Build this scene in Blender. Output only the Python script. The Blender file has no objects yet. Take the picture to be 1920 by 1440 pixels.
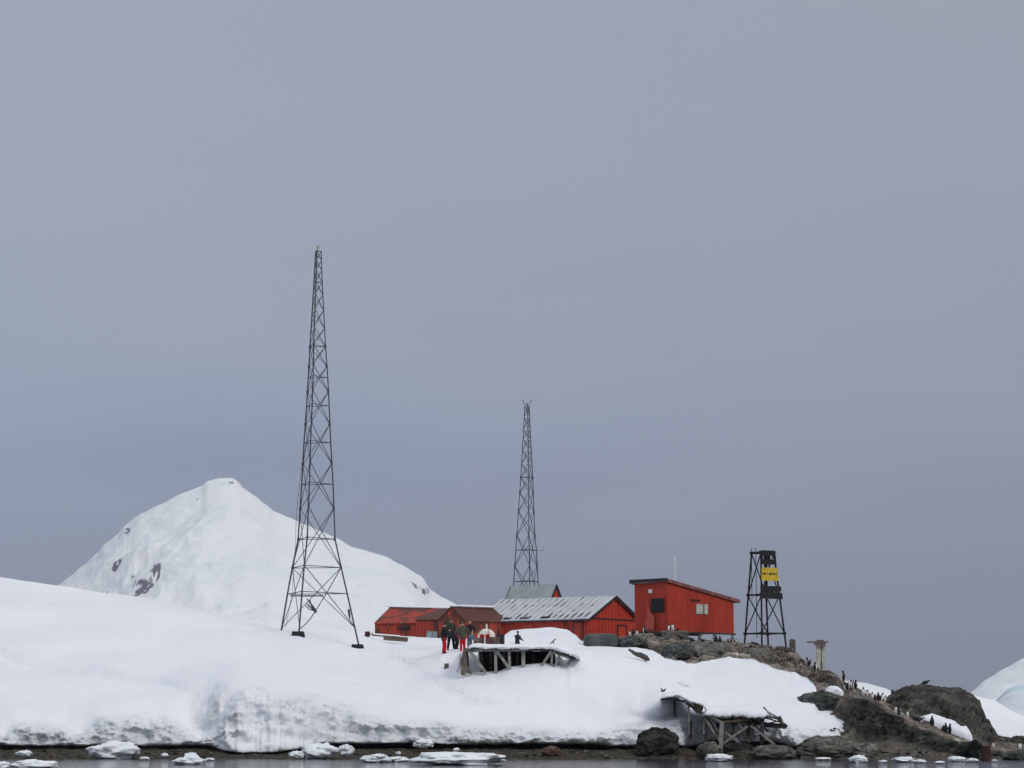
import bpy, bmesh, math, random
from math import radians, sin, cos, pi
from mathutils import Vector, Matrix, noise as NZ
from mathutils.bvhtree import BVHTree
random.seed(7)
S = bpy.context.scene
COL = S.collection
# ------------------------------------------------------------------ camera, sky, sun, exposure
F = 4600.0; ZC = 2.0; HOR = 1345.0
PT = math.atan((HOR-720)/F)
cam_d = bpy.data.cameras.new('camera'); cam = bpy.data.objects.new('camera', cam_d); COL.objects.link(cam)
cam.location = (0, 0, ZC); cam.rotation_euler = (pi/2+PT, 0, 0)
cam_d.sensor_width = 36; cam_d.lens = F/1920*36; cam_d.clip_start = .5; cam_d.clip_end = 40000
S.camera = cam
S.render.resolution_x = 1024; S.render.resolution_y = 768
def lin(r, g, b):
    f = lambda c: (c/255/12.92) if c/255 <= .04045 else ((c/255+.055)/1.055)**2.4
    return (f(r), f(g), f(b), 1)
W = bpy.data.worlds.new('World'); S.world = W; W.use_nodes = True
nt = W.node_tree; nt.nodes.clear()
def N(nt, t, **k):
    n = nt.nodes.new(t)
    for a, b in k.items(): setattr(n, a, b)
    return n
o = N(nt, 'ShaderNodeOutputWorld'); bg = N(nt, 'ShaderNodeBackground'); nt.links.new(bg.outputs[0], o.inputs[0])
sky = N(nt, 'ShaderNodeTexSky', sky_type='NISHITA', sun_disc=False, sun_elevation=radians(38), sun_rotation=radians(140))
sky.air_density = 1; sky.dust_density = 3
bg2 = N(nt, 'ShaderNodeBackground'); nt.links.new(sky.outputs[0], bg2.inputs[0]); bg2.inputs[1].default_value = .012
add = N(nt, 'ShaderNodeAddShader'); nt.links.new(bg.outputs[0], add.inputs[0]); nt.links.new(bg2.outputs[0], add.inputs[1]); nt.links.new(add.outputs[0], o.inputs[0])
tc = N(nt, 'ShaderNodeTexCoord'); sx = N(nt, 'ShaderNodeSeparateXYZ'); nt.links.new(tc.outputs['Generated'], sx.inputs[0])
mp = N(nt, 'ShaderNodeMapping'); mp.inputs['Scale'].default_value = (3, 3, 14); nt.links.new(tc.outputs['Generated'], mp.inputs[0])
ns = N(nt, 'ShaderNodeTexNoise'); ns.inputs['Scale'].default_value = 1.3; ns.inputs['Detail'].default_value = 4; ns.inputs['Roughness'].default_value = .45
nt.links.new(mp.outputs[0], ns.inputs[0])
ma = N(nt, 'ShaderNodeMath', operation='MULTIPLY_ADD'); nt.links.new(ns.outputs[0], ma.inputs[0]); ma.inputs[1].default_value = .11; ma.inputs[2].default_value = -.055
ad = N(nt, 'ShaderNodeMath', operation='ADD'); nt.links.new(ma.outputs[0], ad.inputs[0]); nt.links.new(sx.outputs[2], ad.inputs[1])
rp = N(nt, 'ShaderNodeValToRGB'); nt.links.new(ad.outputs[0], rp.inputs[0]); sidr = N(nt, 'ShaderNodeMapRange'); nt.links.new(sx.outputs[0], sidr.inputs[0]); sidr.inputs[1].default_value = -.22; sidr.inputs[2].default_value = .25; sidr.inputs[3].default_value = 0; sidr.inputs[4].default_value = 1
smx = N(nt, 'ShaderNodeMix', data_type='RGBA'); nt.links.new(sidr.outputs[0], smx.inputs[0]); smx.inputs[6].default_value = (.99, 1, 1.015, 1); smx.inputs[7].default_value = (.93, .90, .90, 1)
sml = N(nt, 'ShaderNodeMix', data_type='RGBA', blend_type='MULTIPLY'); sml.inputs[0].default_value = 1; nt.links.new(rp.outputs[0], sml.inputs[6]); nt.links.new(smx.outputs[2], sml.inputs[7]); nt.links.new(sml.outputs[2], bg.inputs[0])
SKY = [(0, (128, 137, 156)), (.05, (130, 138, 160)), (.085, (134, 143, 166)), (.12, (143, 152, 173)), (.165, (150, 158, 174)), (.22, (154, 161, 176)), (.29, (156, 162, 175)), (.45, (182, 187, 196)), (.62, (212, 216, 222)), (1, (226, 229, 234))]
el = rp.color_ramp.elements
el[0].position = 0; el[0].color = lin(*SKY[0][1]); el[1].position = 1; el[1].color = lin(*SKY[-1][1])
for p, c in SKY[1:-1]: e = el.new(p); e.color = lin(*c)
bg.inputs[1].default_value = 1.0
sl = bpy.data.lights.new('sun', 'SUN'); sun = bpy.data.objects.new('sun', sl); COL.objects.link(sun)
sl.energy = .95; sl.angle = radians(14); sl.color = (1, .97, .93)
sun.rotation_euler = Vector((.62, -.74, .76)).to_track_quat('Z', 'Y').to_euler()
S.view_settings.view_transform = 'Standard'; S.view_settings.look = 'None'; S.view_settings.exposure = 0; S.view_settings.gamma = 1
# ------------------------------------------------------------------ projection helpers (photo pixel + distance -> place in the world)
def zof(v, Y):
    t = (720-v)/F
    return ZC + Y*(sin(PT)+cos(PT)*t)/(cos(PT)-sin(PT)*t)
def xof(u, Y, z): return (u-960)/F*(Y*cos(PT)+(z-ZC)*sin(PT))
def P(u, v, Y):
    z = zof(v, Y); return Vector((xof(u, Y, z), Y, z))
def uv_of(p):
    d = p[1]*cos(PT)+(p[2]-ZC)*sin(PT); h = -p[1]*sin(PT)+(p[2]-ZC)*cos(PT)
    return (960+F*p[0]/d, 720-F*h/d)
def lerp_knots(kn, u):
    if u <= kn[0][0]: return kn[0][1:]
    for a, b in zip(kn, kn[1:]):
        if u <= b[0]:
            t = (u-a[0])/(b[0]-a[0]); t = t*t*(3-2*t)*.45+t*.55
            return tuple(a[i]+(b[i]-a[i])*t for i in range(1, len(a)))
    return kn[-1][1:]
def fbm(p, oc=4, H=.9): return NZ.fractal(p, H, 2.1, oc)
# ------------------------------------------------------------------ tags and mesh helpers
def tag(ob, label=None, cat=None, group=None, kind=None):
    if label: ob['label'] = label
    if cat: ob['category'] = cat
    if group: ob['group'] = group
    if kind: ob['kind'] = kind
    return ob
def thing(name, loc, label, cat, group=None, rz=0):
    ob = bpy.data.objects.new(name, None); COL.objects.link(ob); ob.location = loc; ob.rotation_euler = (0, 0, rz)
    ob.empty_display_size = .2
    return tag(ob, label, cat, group)
class MB:
    def __init__(s): s.v = []; s.f = []; s.m = []
    def face(s, pts, m=0):
        i = len(s.v); s.v += [Vector(p) for p in pts]; s.f.append(list(range(i, i+len(pts)))); s.m.append(m)
    def hexa(s, c, m=0):      # 8 corners: bottom loop, top loop
        i = len(s.v); s.v += [Vector(p) for p in c]
        for q in ((3, 2, 1, 0), (4, 5, 6, 7), (0, 1, 5, 4), (1, 2, 6, 5), (2, 3, 7, 6), (3, 0, 4, 7)): s.f.append([i+k for k in q]); s.m.append(m)
    def obox(s, c, ax, ay, az, m=0):
        c = Vector(c); ax = Vector(ax); ay = Vector(ay); az = Vector(az)
        s.hexa([c-ax-ay-az, c+ax-ay-az, c+ax+ay-az, c-ax+ay-az, c-ax-ay+az, c+ax-ay+az, c+ax+ay+az, c-ax+ay+az], m)
    def beam(s, p, q, w, h=None, m=0, up=(0, 0, 1)):
        p = Vector(p); q = Vector(q); h = h or w; d = (q-p); L = d.length; d.normalize(); up = Vector(up)
        if abs(d.dot(up)) > .95: up = Vector((0, 1, 0))
        a = d.cross(up).normalized(); b = a.cross(d)
        s.obox((p+q)/2, d*L/2, a*w/2, b*h/2, m)
    def tube(s, pts, rads, n=8, m=0):
        pts = [Vector(p) for p in pts]; i0 = len(s.v)
        for k, p in enumerate(pts):
            d = (pts[min(k+1, len(pts)-1)]-pts[max(k-1, 0)]).normalized()
            a = d.cross(Vector((0, 0, 1)) if abs(d.z) < .9 else Vector((0, 1, 0))).normalized(); b = a.cross(d)
            r = rads[k] if isinstance(rads, (list, tuple)) else rads
            s.v += [p+(a*cos(2*pi*j/n)+b*sin(2*pi*j/n))*r for j in range(n)]
        for k in range(len(pts)-1):
            for j in range(n):
                a = i0+k*n+j; b = i0+k*n+(j+1) % n; s.f.append([a, b, b+n, a+n]); s.m.append(m)
        s.f.append([i0+j for j in range(n)][::-1]); s.m.append(m)
        e = i0+(len(pts)-1)*n; s.f.append([e+j for j in range(n)]); s.m.append(m)
    def ball(s, c, r, n=10, m=0, rot=None):
        c = Vector(c); r = Vector(r) if not isinstance(r, (int, float)) else Vector((r, r, r)); i0 = len(s.v); k = n
        R = rot or Matrix.Identity(3)
        for a in range(1, k):
            th = pi*a/k
            for b in range(2*k):
                ph = pi*b/k; s.v.append(c+R@Vector((r.x*sin(th)*cos(ph), r.y*sin(th)*sin(ph), r.z*cos(th))))
        s.v += [c+R@Vector((0, 0, r.z)), c-R@Vector((0, 0, r.z))]; t = len(s.v)-2
        for a in range(k-2):
            for b in range(2*k):
                p = i0+a*2*k+b; q = i0+a*2*k+(b+1) % (2*k); s.f.append([p, p+2*k, q+2*k, q]); s.m.append(m)
        for b in range(2*k):
            s.f.append([t, i0+b, i0+(b+1) % (2*k)]); s.m.append(m)
            l = i0+(k-2)*2*k; s.f.append([t+1, l+(b+1) % (2*k), l+b]); s.m.append(m)
    def mesh(s, name, org=Vector((0, 0, 0)), smooth=False):
        me = bpy.data.meshes.new(name); me.from_pydata([v-org for v in s.v], [], s.f)
        for p, m in zip(me.polygons, s.m): p.material_index = m; p.use_smooth = smooth
        me.update(); return me
    def build(s, name, mats, parent=None, loc=None, smooth=False, local=False):
        org = Vector((0, 0, 0)) if local else Vector(parent.location if parent is not None and parent.type == 'EMPTY' else (root_loc(parent) if parent else (loc or (0, 0, 0))))
        me = s.mesh(name, org, smooth)
        for mt in (mats if isinstance(mats, (list, tuple)) else [mats]): me.materials.append(mt)
        bm = bmesh.new(); bm.from_mesh(me); bmesh.ops.recalc_face_normals(bm, faces=bm.faces); bm.to_mesh(me); bm.free()
        ob = bpy.data.objects.new(name, me); COL.objects.link(ob)
        if parent is not None: ob.parent = parent
        elif not local: ob.location = org
        return ob
def root_loc(ob):
    v = Vector((0, 0, 0))
    while ob: v += Vector(ob.location); ob = ob.parent
    return v
# ------------------------------------------------------------------ materials
M = {}
def mat(name, col, rough=.8, spec=.3, metal=0):
    m = bpy.data.materials.new(name); m.use_nodes = True; b = m.node_tree.nodes['Principled BSDF']
    b.inputs['Base Color'].default_value = (*col[:3], 1); b.inputs['Roughness'].default_value = rough
    b.inputs['Specular IOR Level'].default_value = spec; b.inputs['Metallic'].default_value = metal
    M[name] = m; return m
def tex(m, kind='noise', scale=5, detail=5, rough=.6, stretch=(1, 1, 1), coord='Position'):
    nt = m.node_tree
    if coord == 'Position': g = N(nt, 'ShaderNodeNewGeometry').outputs['Position']
    else: g = N(nt, 'ShaderNodeTexCoord').outputs[coord]
    mp = N(nt, 'ShaderNodeMapping'); mp.inputs['Scale'].default_value = stretch; nt.links.new(g, mp.inputs[0])
    if kind == 'noise':
        t = N(nt, 'ShaderNodeTexNoise'); t.inputs['Detail'].default_value = detail; t.inputs['Roughness'].default_value = rough; out = t.outputs[0]
    else:
        t = N(nt, 'ShaderNodeTexVoronoi', feature=kind); out = t.outputs['Distance']
    t.inputs['Scale'].default_value = scale; nt.links.new(mp.outputs[0], t.inputs['Vector'])
    return out
def ramp(m, src, stops):
    nt = m.node_tree; r = N(nt, 'ShaderNodeValToRGB'); nt.links.new(src, r.inputs[0]); e = r.color_ramp.elements
    e[0].position = stops[0][0]; e[0].color = (*stops[0][1][:3], 1); e[1].position = stops[-1][0]; e[1].color = (*stops[-1][1][:3], 1)
    for p, c in stops[1:-1]: x = e.new(p); x.color = (*c[:3], 1)
    return r.outputs[0]
def mixc(m, fac, a, b):
    nt = m.node_tree; x = N(nt, 'ShaderNodeMix', data_type='RGBA')
    for i, s in ((0, fac), (6, a), (7, b)):
        if hasattr(s, 'links'): nt.links.new(s, x.inputs[i])
        elif isinstance(s, (int, float)): x.inputs[i].default_value = s
        else: x.inputs[i].default_value = (*s[:3], 1)
    return x.outputs[2]
def setcol(m, src): m.node_tree.links.new(src, m.node_tree.nodes['Principled BSDF'].inputs['Base Color'])
def bump(m, src, strength=.5, dist=.1):
    nt = m.node_tree; b = N(nt, 'ShaderNodeBump'); b.inputs['Strength'].default_value = strength; b.inputs['Distance'].default_value = dist
    p = nt.nodes['Principled BSDF']
    if p.inputs['Normal'].links: nt.links.new(p.inputs['Normal'].links[0].from_socket, b.inputs['Normal'])
    nt.links.new(src, b.inputs['Height']); nt.links.new(b.outputs[0], p.inputs['Normal'])
def math_(m, op, a, b=None):
    nt = m.node_tree; x = N(nt, 'ShaderNodeMath', operation=op)
    for i, s in ((0, a), (1, b)):
        if s is None: continue
        if hasattr(s, 'links'): nt.links.new(s, x.inputs[i])
        else: x.inputs[i].default_value = s
    return x.outputs[0]
def attr(m, name):
    a = N(m.node_tree, 'ShaderNodeAttribute'); a.attribute_name = name; return a.outputs['Fac']
# snow
m = mat('snow', (.85, .87, .91), .75, .25)
big = tex(m, scale=.12, detail=4); cl = attr(m, 'cliff')
c0 = ramp(m, big, [(.35, (.80, .83, .88)), (.65, (.87, .885, .915))])
fine = tex(m, scale=.7, detail=8, rough=.65, stretch=(1, 1, 1.9))
dirt = ramp(m, fine, [(.40, (.50, .57, .61)), (.50, (.71, .77, .79)), (.60, (.85, .88, .90))])
setcol(m, mixc(m, math_(m, 'MULTIPLY', cl, .36), c0, dirt))
bump(m, tex(m, scale=1.6, detail=7, rough=.65), .5, .2)
bump(m, math_(m, 'MULTIPLY', tex(m, scale=2.8, detail=9, rough=.75, stretch=(1, 1, 1.8)), cl), .8, .16)
bump(m, tex(m, scale=.5, detail=6, rough=.6, stretch=(.5, 1, 1)), .35, .3)
bump(m, math_(m, 'MULTIPLY', tex(m, scale=2.6, detail=3), attr(m, 'track')), .8, .3)
# ice chunks
m = mat('ice', (.82, .87, .90), .5, .4)
setcol(m, ramp(m, tex(m, scale=1.5, detail=5), [(.35, (.76, .83, .87)), (.6, (.88, .905, .93))]))
bump(m, tex(m, scale=5, detail=6), .6, .06)
# far snow with rock patches
m = mat('mountain_snow', (.8, .83, .88), .9, .1)
c0 = ramp(m, tex(m, scale=.006, detail=7, stretch=(1, 1, 2.5)), [(.35, (.78, .82, .85)), (.5, (.82, .855, .88)), (.66, (.85, .87, .895))])
blue = ramp(m, tex(m, scale=.018, detail=5, stretch=(1, 1, 3)), [(.60, (0, 0, 0)), (.70, (1, 1, 1))])
c0 = mixc(m, math_(m, 'MULTIPLY', blue, .35), c0, (.52, .68, .74))
rk = attr(m, 'rock')
rkc = ramp(m, tex(m, scale=.05, detail=6), [(.3, (.10, .10, .125)), (.7, (.19, .19, .23))])
setcol(m, mixc(m, rk, c0, rkc)); bump(m, tex(m, scale=.012, detail=8, rough=.62, stretch=(1, 1, 1.5)), .5, 10)
# glacier ice
m = mat('glacier_ice', (.74, .83, .88), .7, .3)
setcol(m, ramp(m, tex(m, scale=.03, detail=8, stretch=(1, 1, 2)), [(.35, (.60, .74, .82)), (.6, (.80, .86, .90))])); bump(m, tex(m, scale=.08, detail=8, rough=.7), .8, 4)
# rock
def rock_mat(name, a, b, c, tint=None, sc=1.0):
    m = mat(name, a, .92, .2)
    n1 = tex(m, scale=.55*sc, detail=8, rough=.65); n2 = tex(m, scale=2.6*sc, detail=8, rough=.7)
    c1 = ramp(m, n1, [(.32, a), (.5, b), (.66, c)])
    c2 = ramp(m, n2, [(.36, (.25, .25, .25)), (.5, (.8, .8, .8)), (.66, (1.3, 1.25, 1.2))])
    nt = m.node_tree; x = N(nt, 'ShaderNodeMix', data_type='RGBA', blend_type='MULTIPLY'); x.inputs[0].default_value = .85
    nt.links.new(c1, x.inputs[6]); nt.links.new(c2, x.inputs[7]); out = x.outputs[2]
    if tint:
        msk = ramp(m, tex(m, scale=1.3*sc, detail=5), [(.52, (0, 0, 0)), (.62, (1, 1, 1))]); out = mixc(m, math_(m, 'MULTIPLY', msk, tint[1]), out, tint[0])
    cr = ramp(m, tex(m, 'DISTANCE_TO_EDGE', scale=.8*sc, stretch=(1, 1, 1.6)), [(0, (0, 0, 0)), (.06, (1, 1, 1))])
    x2 = N(nt, 'ShaderNodeMix', data_type='RGBA', blend_type='MULTIPLY'); x2.inputs[0].default_value = .75; wc = tex(m, scale=1.1*sc, detail=3)
    vn = N(nt, 'ShaderNodeTexVoronoi', feature='DISTANCE_TO_EDGE'); g_ = N(nt, 'ShaderNodeNewGeometry').outputs['Position']; mp_ = N(nt, 'ShaderNodeMapping'); mp_.inputs['Scale'].default_value = (.8, .4, 1.5); mp_.inputs['Rotation'].default_value = (0, .5, 0); nt.links.new(g_, mp_.inputs[0])
    vm_ = N(nt, 'ShaderNodeMix', data_type='RGBA', blend_type='LINEAR_LIGHT'); vm_.inputs[0].default_value = .25; nt.links.new(mp_.outputs[0], vm_.inputs[6]); nw = N(nt, 'ShaderNodeTexNoise'); nw.inputs['Scale'].default_value = 1.2; nt.links.new(g_, nw.inputs['Vector']); nt.links.new(nw.outputs['Color'], vm_.inputs[7]); nt.links.new(vm_.outputs[2], vn.inputs['Vector']); vn.inputs['Scale'].default_value = .9*sc
    crk = ramp(m, vn.outputs['Distance'], [(0, (.18, .18, .18)), (.035, (1, 1, 1))]); nt.links.new(out, x2.inputs[6]); nt.links.new(crk, x2.inputs[7]); out = x2.outputs[2]
    bump(m, n2, 1, .2); bump(m, n1, .9, .5); bump(m, cr, .6, .15); bump(m, crk, .8, .12)
    setcol(m, out); return m
m = rock_mat('terrain_rock', (.10, .092, .08), (.27, .245, .21), (.52, .50, .47), ((.32, .20, .16), .45), 1.3)
nt = m.node_tree; src = nt.nodes['Principled BSDF'].inputs['Base Color'].links[0].from_socket
sp = ramp(m, tex(m, scale=7, detail=4, rough=.7), [(.60, (0, 0, 0)), (.68, (1, 1, 1))]); setcol(m, mixc(m, math_(m, 'MULTIPLY', sp, .6), src, (.50, .46, .42)))
nt = m.node_tree; src = nt.nodes['Principled BSDF'].inputs['Base Color'].links[0].from_socket
dk = ramp(m, tex(m, scale=1.1, detail=9, rough=.72), [(.36, (.014, .016, .015)), (.48, (.045, .05, .045)), (.58, (.085, .09, .075)), (.68, (.19, .195, .185))])
src2 = mixc(m, attr(m, 'dark'), src, dk)
bc = ramp(m, tex(m, scale=3.2, detail=7, rough=.85), [(.40, (.014, .013, .012)), (.49, (.055, .048, .036)), (.56, (.13, .105, .075)), (.62, (.10, .11, .10)), (.68, (.42, .39, .36))])
big_ = ramp(m, tex(m, scale=.42, detail=6, rough=.6, stretch=(1, .6, 1.3)), [(.36, (.38, .38, .40)), (.5, (.9, .9, .88)), (.64, (1.5, 1.47, 1.42))])
x3 = N(nt, 'ShaderNodeMix', data_type='RGBA', blend_type='MULTIPLY'); x3.inputs[0].default_value = .85; nt.links.new(src2, x3.inputs[6]); nt.links.new(big_, x3.inputs[7]); src2 = x3.outputs[2]
setcol(m, mixc(m, attr(m, 'beach'), src2, bc))
rock_mat('pale_rock', (.13, .13, .115), (.22, .215, .19), (.33, .32, .29), ((.12, .10, .08), .5), 1.5)
rock_mat('dark_rock', (.02, .022, .02), (.05, .052, .048), (.12, .12, .11), None, 1.6)
rock_mat('green_rock', (.06, .07, .065), (.12, .135, .125), (.26, .28, .27), None, 1.8)
rock_mat('concrete', (.20, .19, .165), (.30, .29, .26), (.44, .43, .40), ((.14, .12, .10), .4), 3); rock_mat('pale_concrete', (.50, .48, .42), (.68, .66, .60), (.80, .78, .72), ((.25, .22, .18), .35), 2)
rock_mat('red_stone', (.12, .07, .05), (.22, .13, .10), (.32, .22, .18), None, 2)
# paint and metal
LD = Vector((-.81, .586, 0)); GD = Vector((.586, .81, 0))          # long and cross directions of the sheds
B1 = Vector((-.72, .694, 0)); B2 = Vector((.694, .72, 0))          # the same for the hut
def stripes(m, period, amp=1.0, dark=.75, sharp=.82, d=LD+GD):
    nt = m.node_tree; g = N(nt, 'ShaderNodeNewGeometry').outputs['Position']
    dt = N(nt, 'ShaderNodeVectorMath', operation='DOT_PRODUCT'); nt.links.new(g, dt.inputs[0]); dt.inputs[1].default_value = d
    s = math_(m, 'SINE', math_(m, 'MULTIPLY', dt.outputs['Value'], 2*pi/period))
    return s
def paint(name, col, rust, amt, period, d=LD+GD, rustcol=(.10, .035, .025), lines=.5):
    m = mat(name, col, .7, .3); s = stripes(m, period, d=d)
    v = ramp(m, tex(m, scale=.8, detail=6), [(.3, tuple(c*.82 for c in col)), (.7, tuple(min(1, c*1.1) for c in col))])
    ln = ramp(m, s, [(.0, (1, 1, 1)), (.55, (1, 1, 1)), (1, (lines, lines, lines))])
    nt = m.node_tree; x = N(nt, 'ShaderNodeMix', data_type='RGBA', blend_type='MULTIPLY'); x.inputs[0].default_value = 1
    nt.links.new(v, x.inputs[6]); nt.links.new(ln, x.inputs[7])
    r = ramp(m, tex(m, scale=rust, detail=7, rough=.65, stretch=(1, 1, .6)), [(amt, (1, 1, 1)), (amt+.05, (0, 0, 0))])
    c_ = mixc(m, r, x.outputs[2], rustcol)
    fd = ramp(m, tex(m, scale=5, detail=6, rough=.75, stretch=(1, 1, .3)), [(.63, (0, 0, 0)), (.72, (1, 1, 1))]); c_ = mixc(m, math_(m, 'MULTIPLY', fd, .35), c_, (.42, .22, .18))
    gr = ramp(m, tex(m, scale=2.2, detail=5, stretch=(1, 1, .15)), [(.36, (.62, .62, .62)), (.55, (1, 1, 1))]); xx = N(nt, 'ShaderNodeMix', data_type='RGBA', blend_type='MULTIPLY'); xx.inputs[0].default_value = .45
    nt.links.new(c_, xx.inputs[6]); nt.links.new(gr, xx.inputs[7]); setcol(m, xx.outputs[2]); bump(m, s, .5, .04); return m
RED = (.58, .052, .022)
paint('shed_red', RED, 1.5, .25, .42)
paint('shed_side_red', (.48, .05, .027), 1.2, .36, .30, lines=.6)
paint('rusty_red', (.37, .046, .028), 1.3, .44, .24, lines=.6)
paint('rust_gable', (.36, .055, .03), 1.4, .50, .24, lines=.7)
paint('rusty_roof_red', (.40, .048, .026), .8, .47, .9, rustcol=(.12, .042, .03), lines=.85)
paint('brown_roof', (.12, .045, .035), 1.2, .3, .5, rustcol=(.08, .035, .03), lines=.8)
paint('hut_red', (.50, .05, .024), 2.0, .30, .16, d=B1+B2, rustcol=(.2, .04, .03), lines=.85)
paint('door_red', (.62, .06, .022), 2, .2, .2, lines=.9)
paint('window_board', (.40, .055, .03), 2, .3, .16, lines=.7)
m = mat('pale_roof', (.55, .57, .60), .5, .4); s = stripes(m, .22, d=LD)
setcol(m, ramp(m, tex(m, scale=1.2, detail=6), [(.3, (.42, .44, .47)), (.7, (.60, .62, .66))])); bump(m, s, .5, .03)
m = mat('green_roof', (.30, .35, .34), .5, .4); setcol(m, ramp(m, tex(m, scale=1.5, detail=6), [(.3, (.24, .29, .29)), (.7, (.36, .40, .40))])); bump(m, stripes(m, .22, d=LD), .4, .03)
m = mat('roof_grey', (.34, .355, .38), .6)
mat('black_gap', (.012, .012, .014), .9, .1)
m = mat('dark_trim', (.035, .03, .045), .8)
m = mat('trim_red', (.30, .085, .08), .8); setcol(m, ramp(m, tex(m, scale=3, detail=6), [(.4, (.14, .07, .07)), (.6, (.33, .12, .11))]))
m = mat('worn_white', (.6, .59, .55), .8); setcol(m, ramp(m, tex(m, scale=5, detail=6), [(.35, (.34, .33, .30)), (.55, (.58, .57, .52))]))
m = mat('faded_red', (.46, .085, .06), .8); setcol(m, ramp(m, tex(m, scale=4, detail=6), [(.35, (.40, .06, .04)), (.65, (.50, .12, .09))]))
mat('white_paint', (.75, .75, .74), .5)
m = mat('mast_steel', (.045, .045, .052), .6, .3); setcol(m, ramp(m, tex(m, scale=3, detail=5), [(.4, (.05, .05, .068)), (.7, (.10, .095, .115))]))
m = mat('black_steel', (.014, .014, .018), .7)
m = mat('rust', (.09, .03, .03), .9); setcol(m, ramp(m, tex(m, scale=4, detail=6), [(.4, (.028, .014, .016)), (.65, (.085, .034, .03))]))
m = mat('yellow_paint', (.62, .42, .02), .6)
setcol(m, ramp(m, tex(m, scale=4, detail=5), [(.3, (.50, .33, .02)), (.6, (.66, .47, .03))]))
def wood(name, a, b):
    m = mat(name, a, .9, .15); n = tex(m, scale=3.5, detail=7, rough=.7, stretch=(1, 1, 1))
    setcol(m, ramp(m, n, [(.32, a), (.68, b)])); bump(m, n, .5, .03)
wood('grey_wood', (.10, .10, .09), (.38, .38, .35)); wood('dark_wood', (.03, .028, .03), (.11, .10, .095)); wood('brown_wood', (.08, .06, .045), (.20, .16, .12))
m = mat('tarpaulin', (.06, .07, .07), .7); setcol(m, ramp(m, tex(m, scale=1.1, detail=6, stretch=(1, 1, .4)), [(.35, (.045, .055, .06)), (.55, (.085, .095, .095)), (.68, (.14, .11, .07))])); bump(m, tex(m, scale=3, detail=5), .5, .08)
mat('glass_blue', (.30, .40, .44), .25, .5)
mat('penguin_black', (.012, .012, .016), .6); mat('penguin_white', (.78, .77, .74), .7); mat('penguin_beak', (.45, .12, .03), .5)
mat('skin', (.48, .27, .19), .6); mat('hair', (.04, .025, .015), .8)
for nm, c in dict(cloth_black=(.014, .015, .02), cloth_red=(.50, .012, .02), cloth_green=(.035, .05, .038), cloth_olive=(.065, .08, .045), cloth_navy=(.02, .024, .045), cloth_blue=(.12, .17, .25), cloth_paleblue=(.42, .50, .58), cloth_plum=(.16, .04, .08), boot_navy=(.03, .03, .07), red_plastic=(.50, .025, .03), cloth_white=(.74, .72, .66)).items():
    m = mat(nm, c, .85, .2); setcol(m, ramp(m, tex(m, scale=9, detail=4, coord='Object'), [(.3, tuple(x*.75 for x in c)), (.7, tuple(min(1, x*1.2) for x in c))]))
# water
m = mat('sea_water', (.012, .018, .024), .04, .5); m.node_tree.nodes['Principled BSDF'].inputs['IOR'].default_value = 1.33
bump(m, tex(m, scale=.9, detail=5, stretch=(.6, 1.6, 1)), .4, .10); bump(m, tex(m, scale=5, detail=3, stretch=(.7, 1.4, 1)), .35, .02)
# ------------------------------------------------------------------ lofted ground: rows are lists of (u, v, Y, cliff, amp, [dark, beach])
def catmull(a, b, c, d, t): return .5*((2*b)+(-a+c)*t+(2*a-5*b+4*c-d)*t*t+(-a+3*b-3*c+d)*t**3)
def loft(name, rows, us, subs, mats, disp, attrs=('cliff',), tension=.55, post=None):
    nr = len(rows); verts = []; at = [[] for _ in attrs]; prm = []
    for u in us:
        ks = []
        for r in rows: ks.append(r(u))            # (Y, z, cliff...)
        col = []
        for k in range(nr-1):
            a, b, c, d = ks[max(k-1, 0)], ks[k], ks[k+1], ks[min(k+2, nr-1)]
            for s in range(subs[k]):
                t = s/subs[k]; L = [b[i]+(c[i]-b[i])*t for i in range(len(b))]
                Y = catmull(a[0], b[0], c[0], d[0], t)*tension+L[0]*(1-tension); z = catmull(a[1], b[1], c[1], d[1], t)*tension+L[1]*(1-tension)
                col.append((Y, z, k+t)+tuple(L[2:]))
        col.append(ks[-1][:2]+(nr-1,)+tuple(ks[-1][2:]))
        for c in col:
            Y, z = c[0], c[1]; p = Vector((xof(u, Y, z), Y, z))
            if post: c = post(u, c, p)
            q = disp(u, c, p); verts.append(q)
            for i in range(len(attrs)): at[i].append(c[3+i])
    nc = sum(subs)+1; faces = []
    for i in range(len(us)-1):
        for j in range(nc-1):
            a = i*nc+j; faces.append((a, a+nc, a+nc+1, a+1))
    me = bpy.data.meshes.new(name); me.from_pydata(verts, [], faces)
    for k, an in enumerate(attrs):
        A = me.attributes.new(an, 'FLOAT', 'POINT'); A.data.foreach_set('value', at[k])
    me.polygons.foreach_set('use_smooth', [True]*len(faces)); me.update()
    for mt in mats: me.materials.append(mt)
    ob = bpy.data.objects.new(name, me); COL.objects.link(ob)
    return ob, BVHTree.FromPolygons(verts, faces)
def frange(a, b, s):
    n = int(round((b-a)/s)); return [a+(b-a)*i/n for i in range(n+1)]
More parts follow.
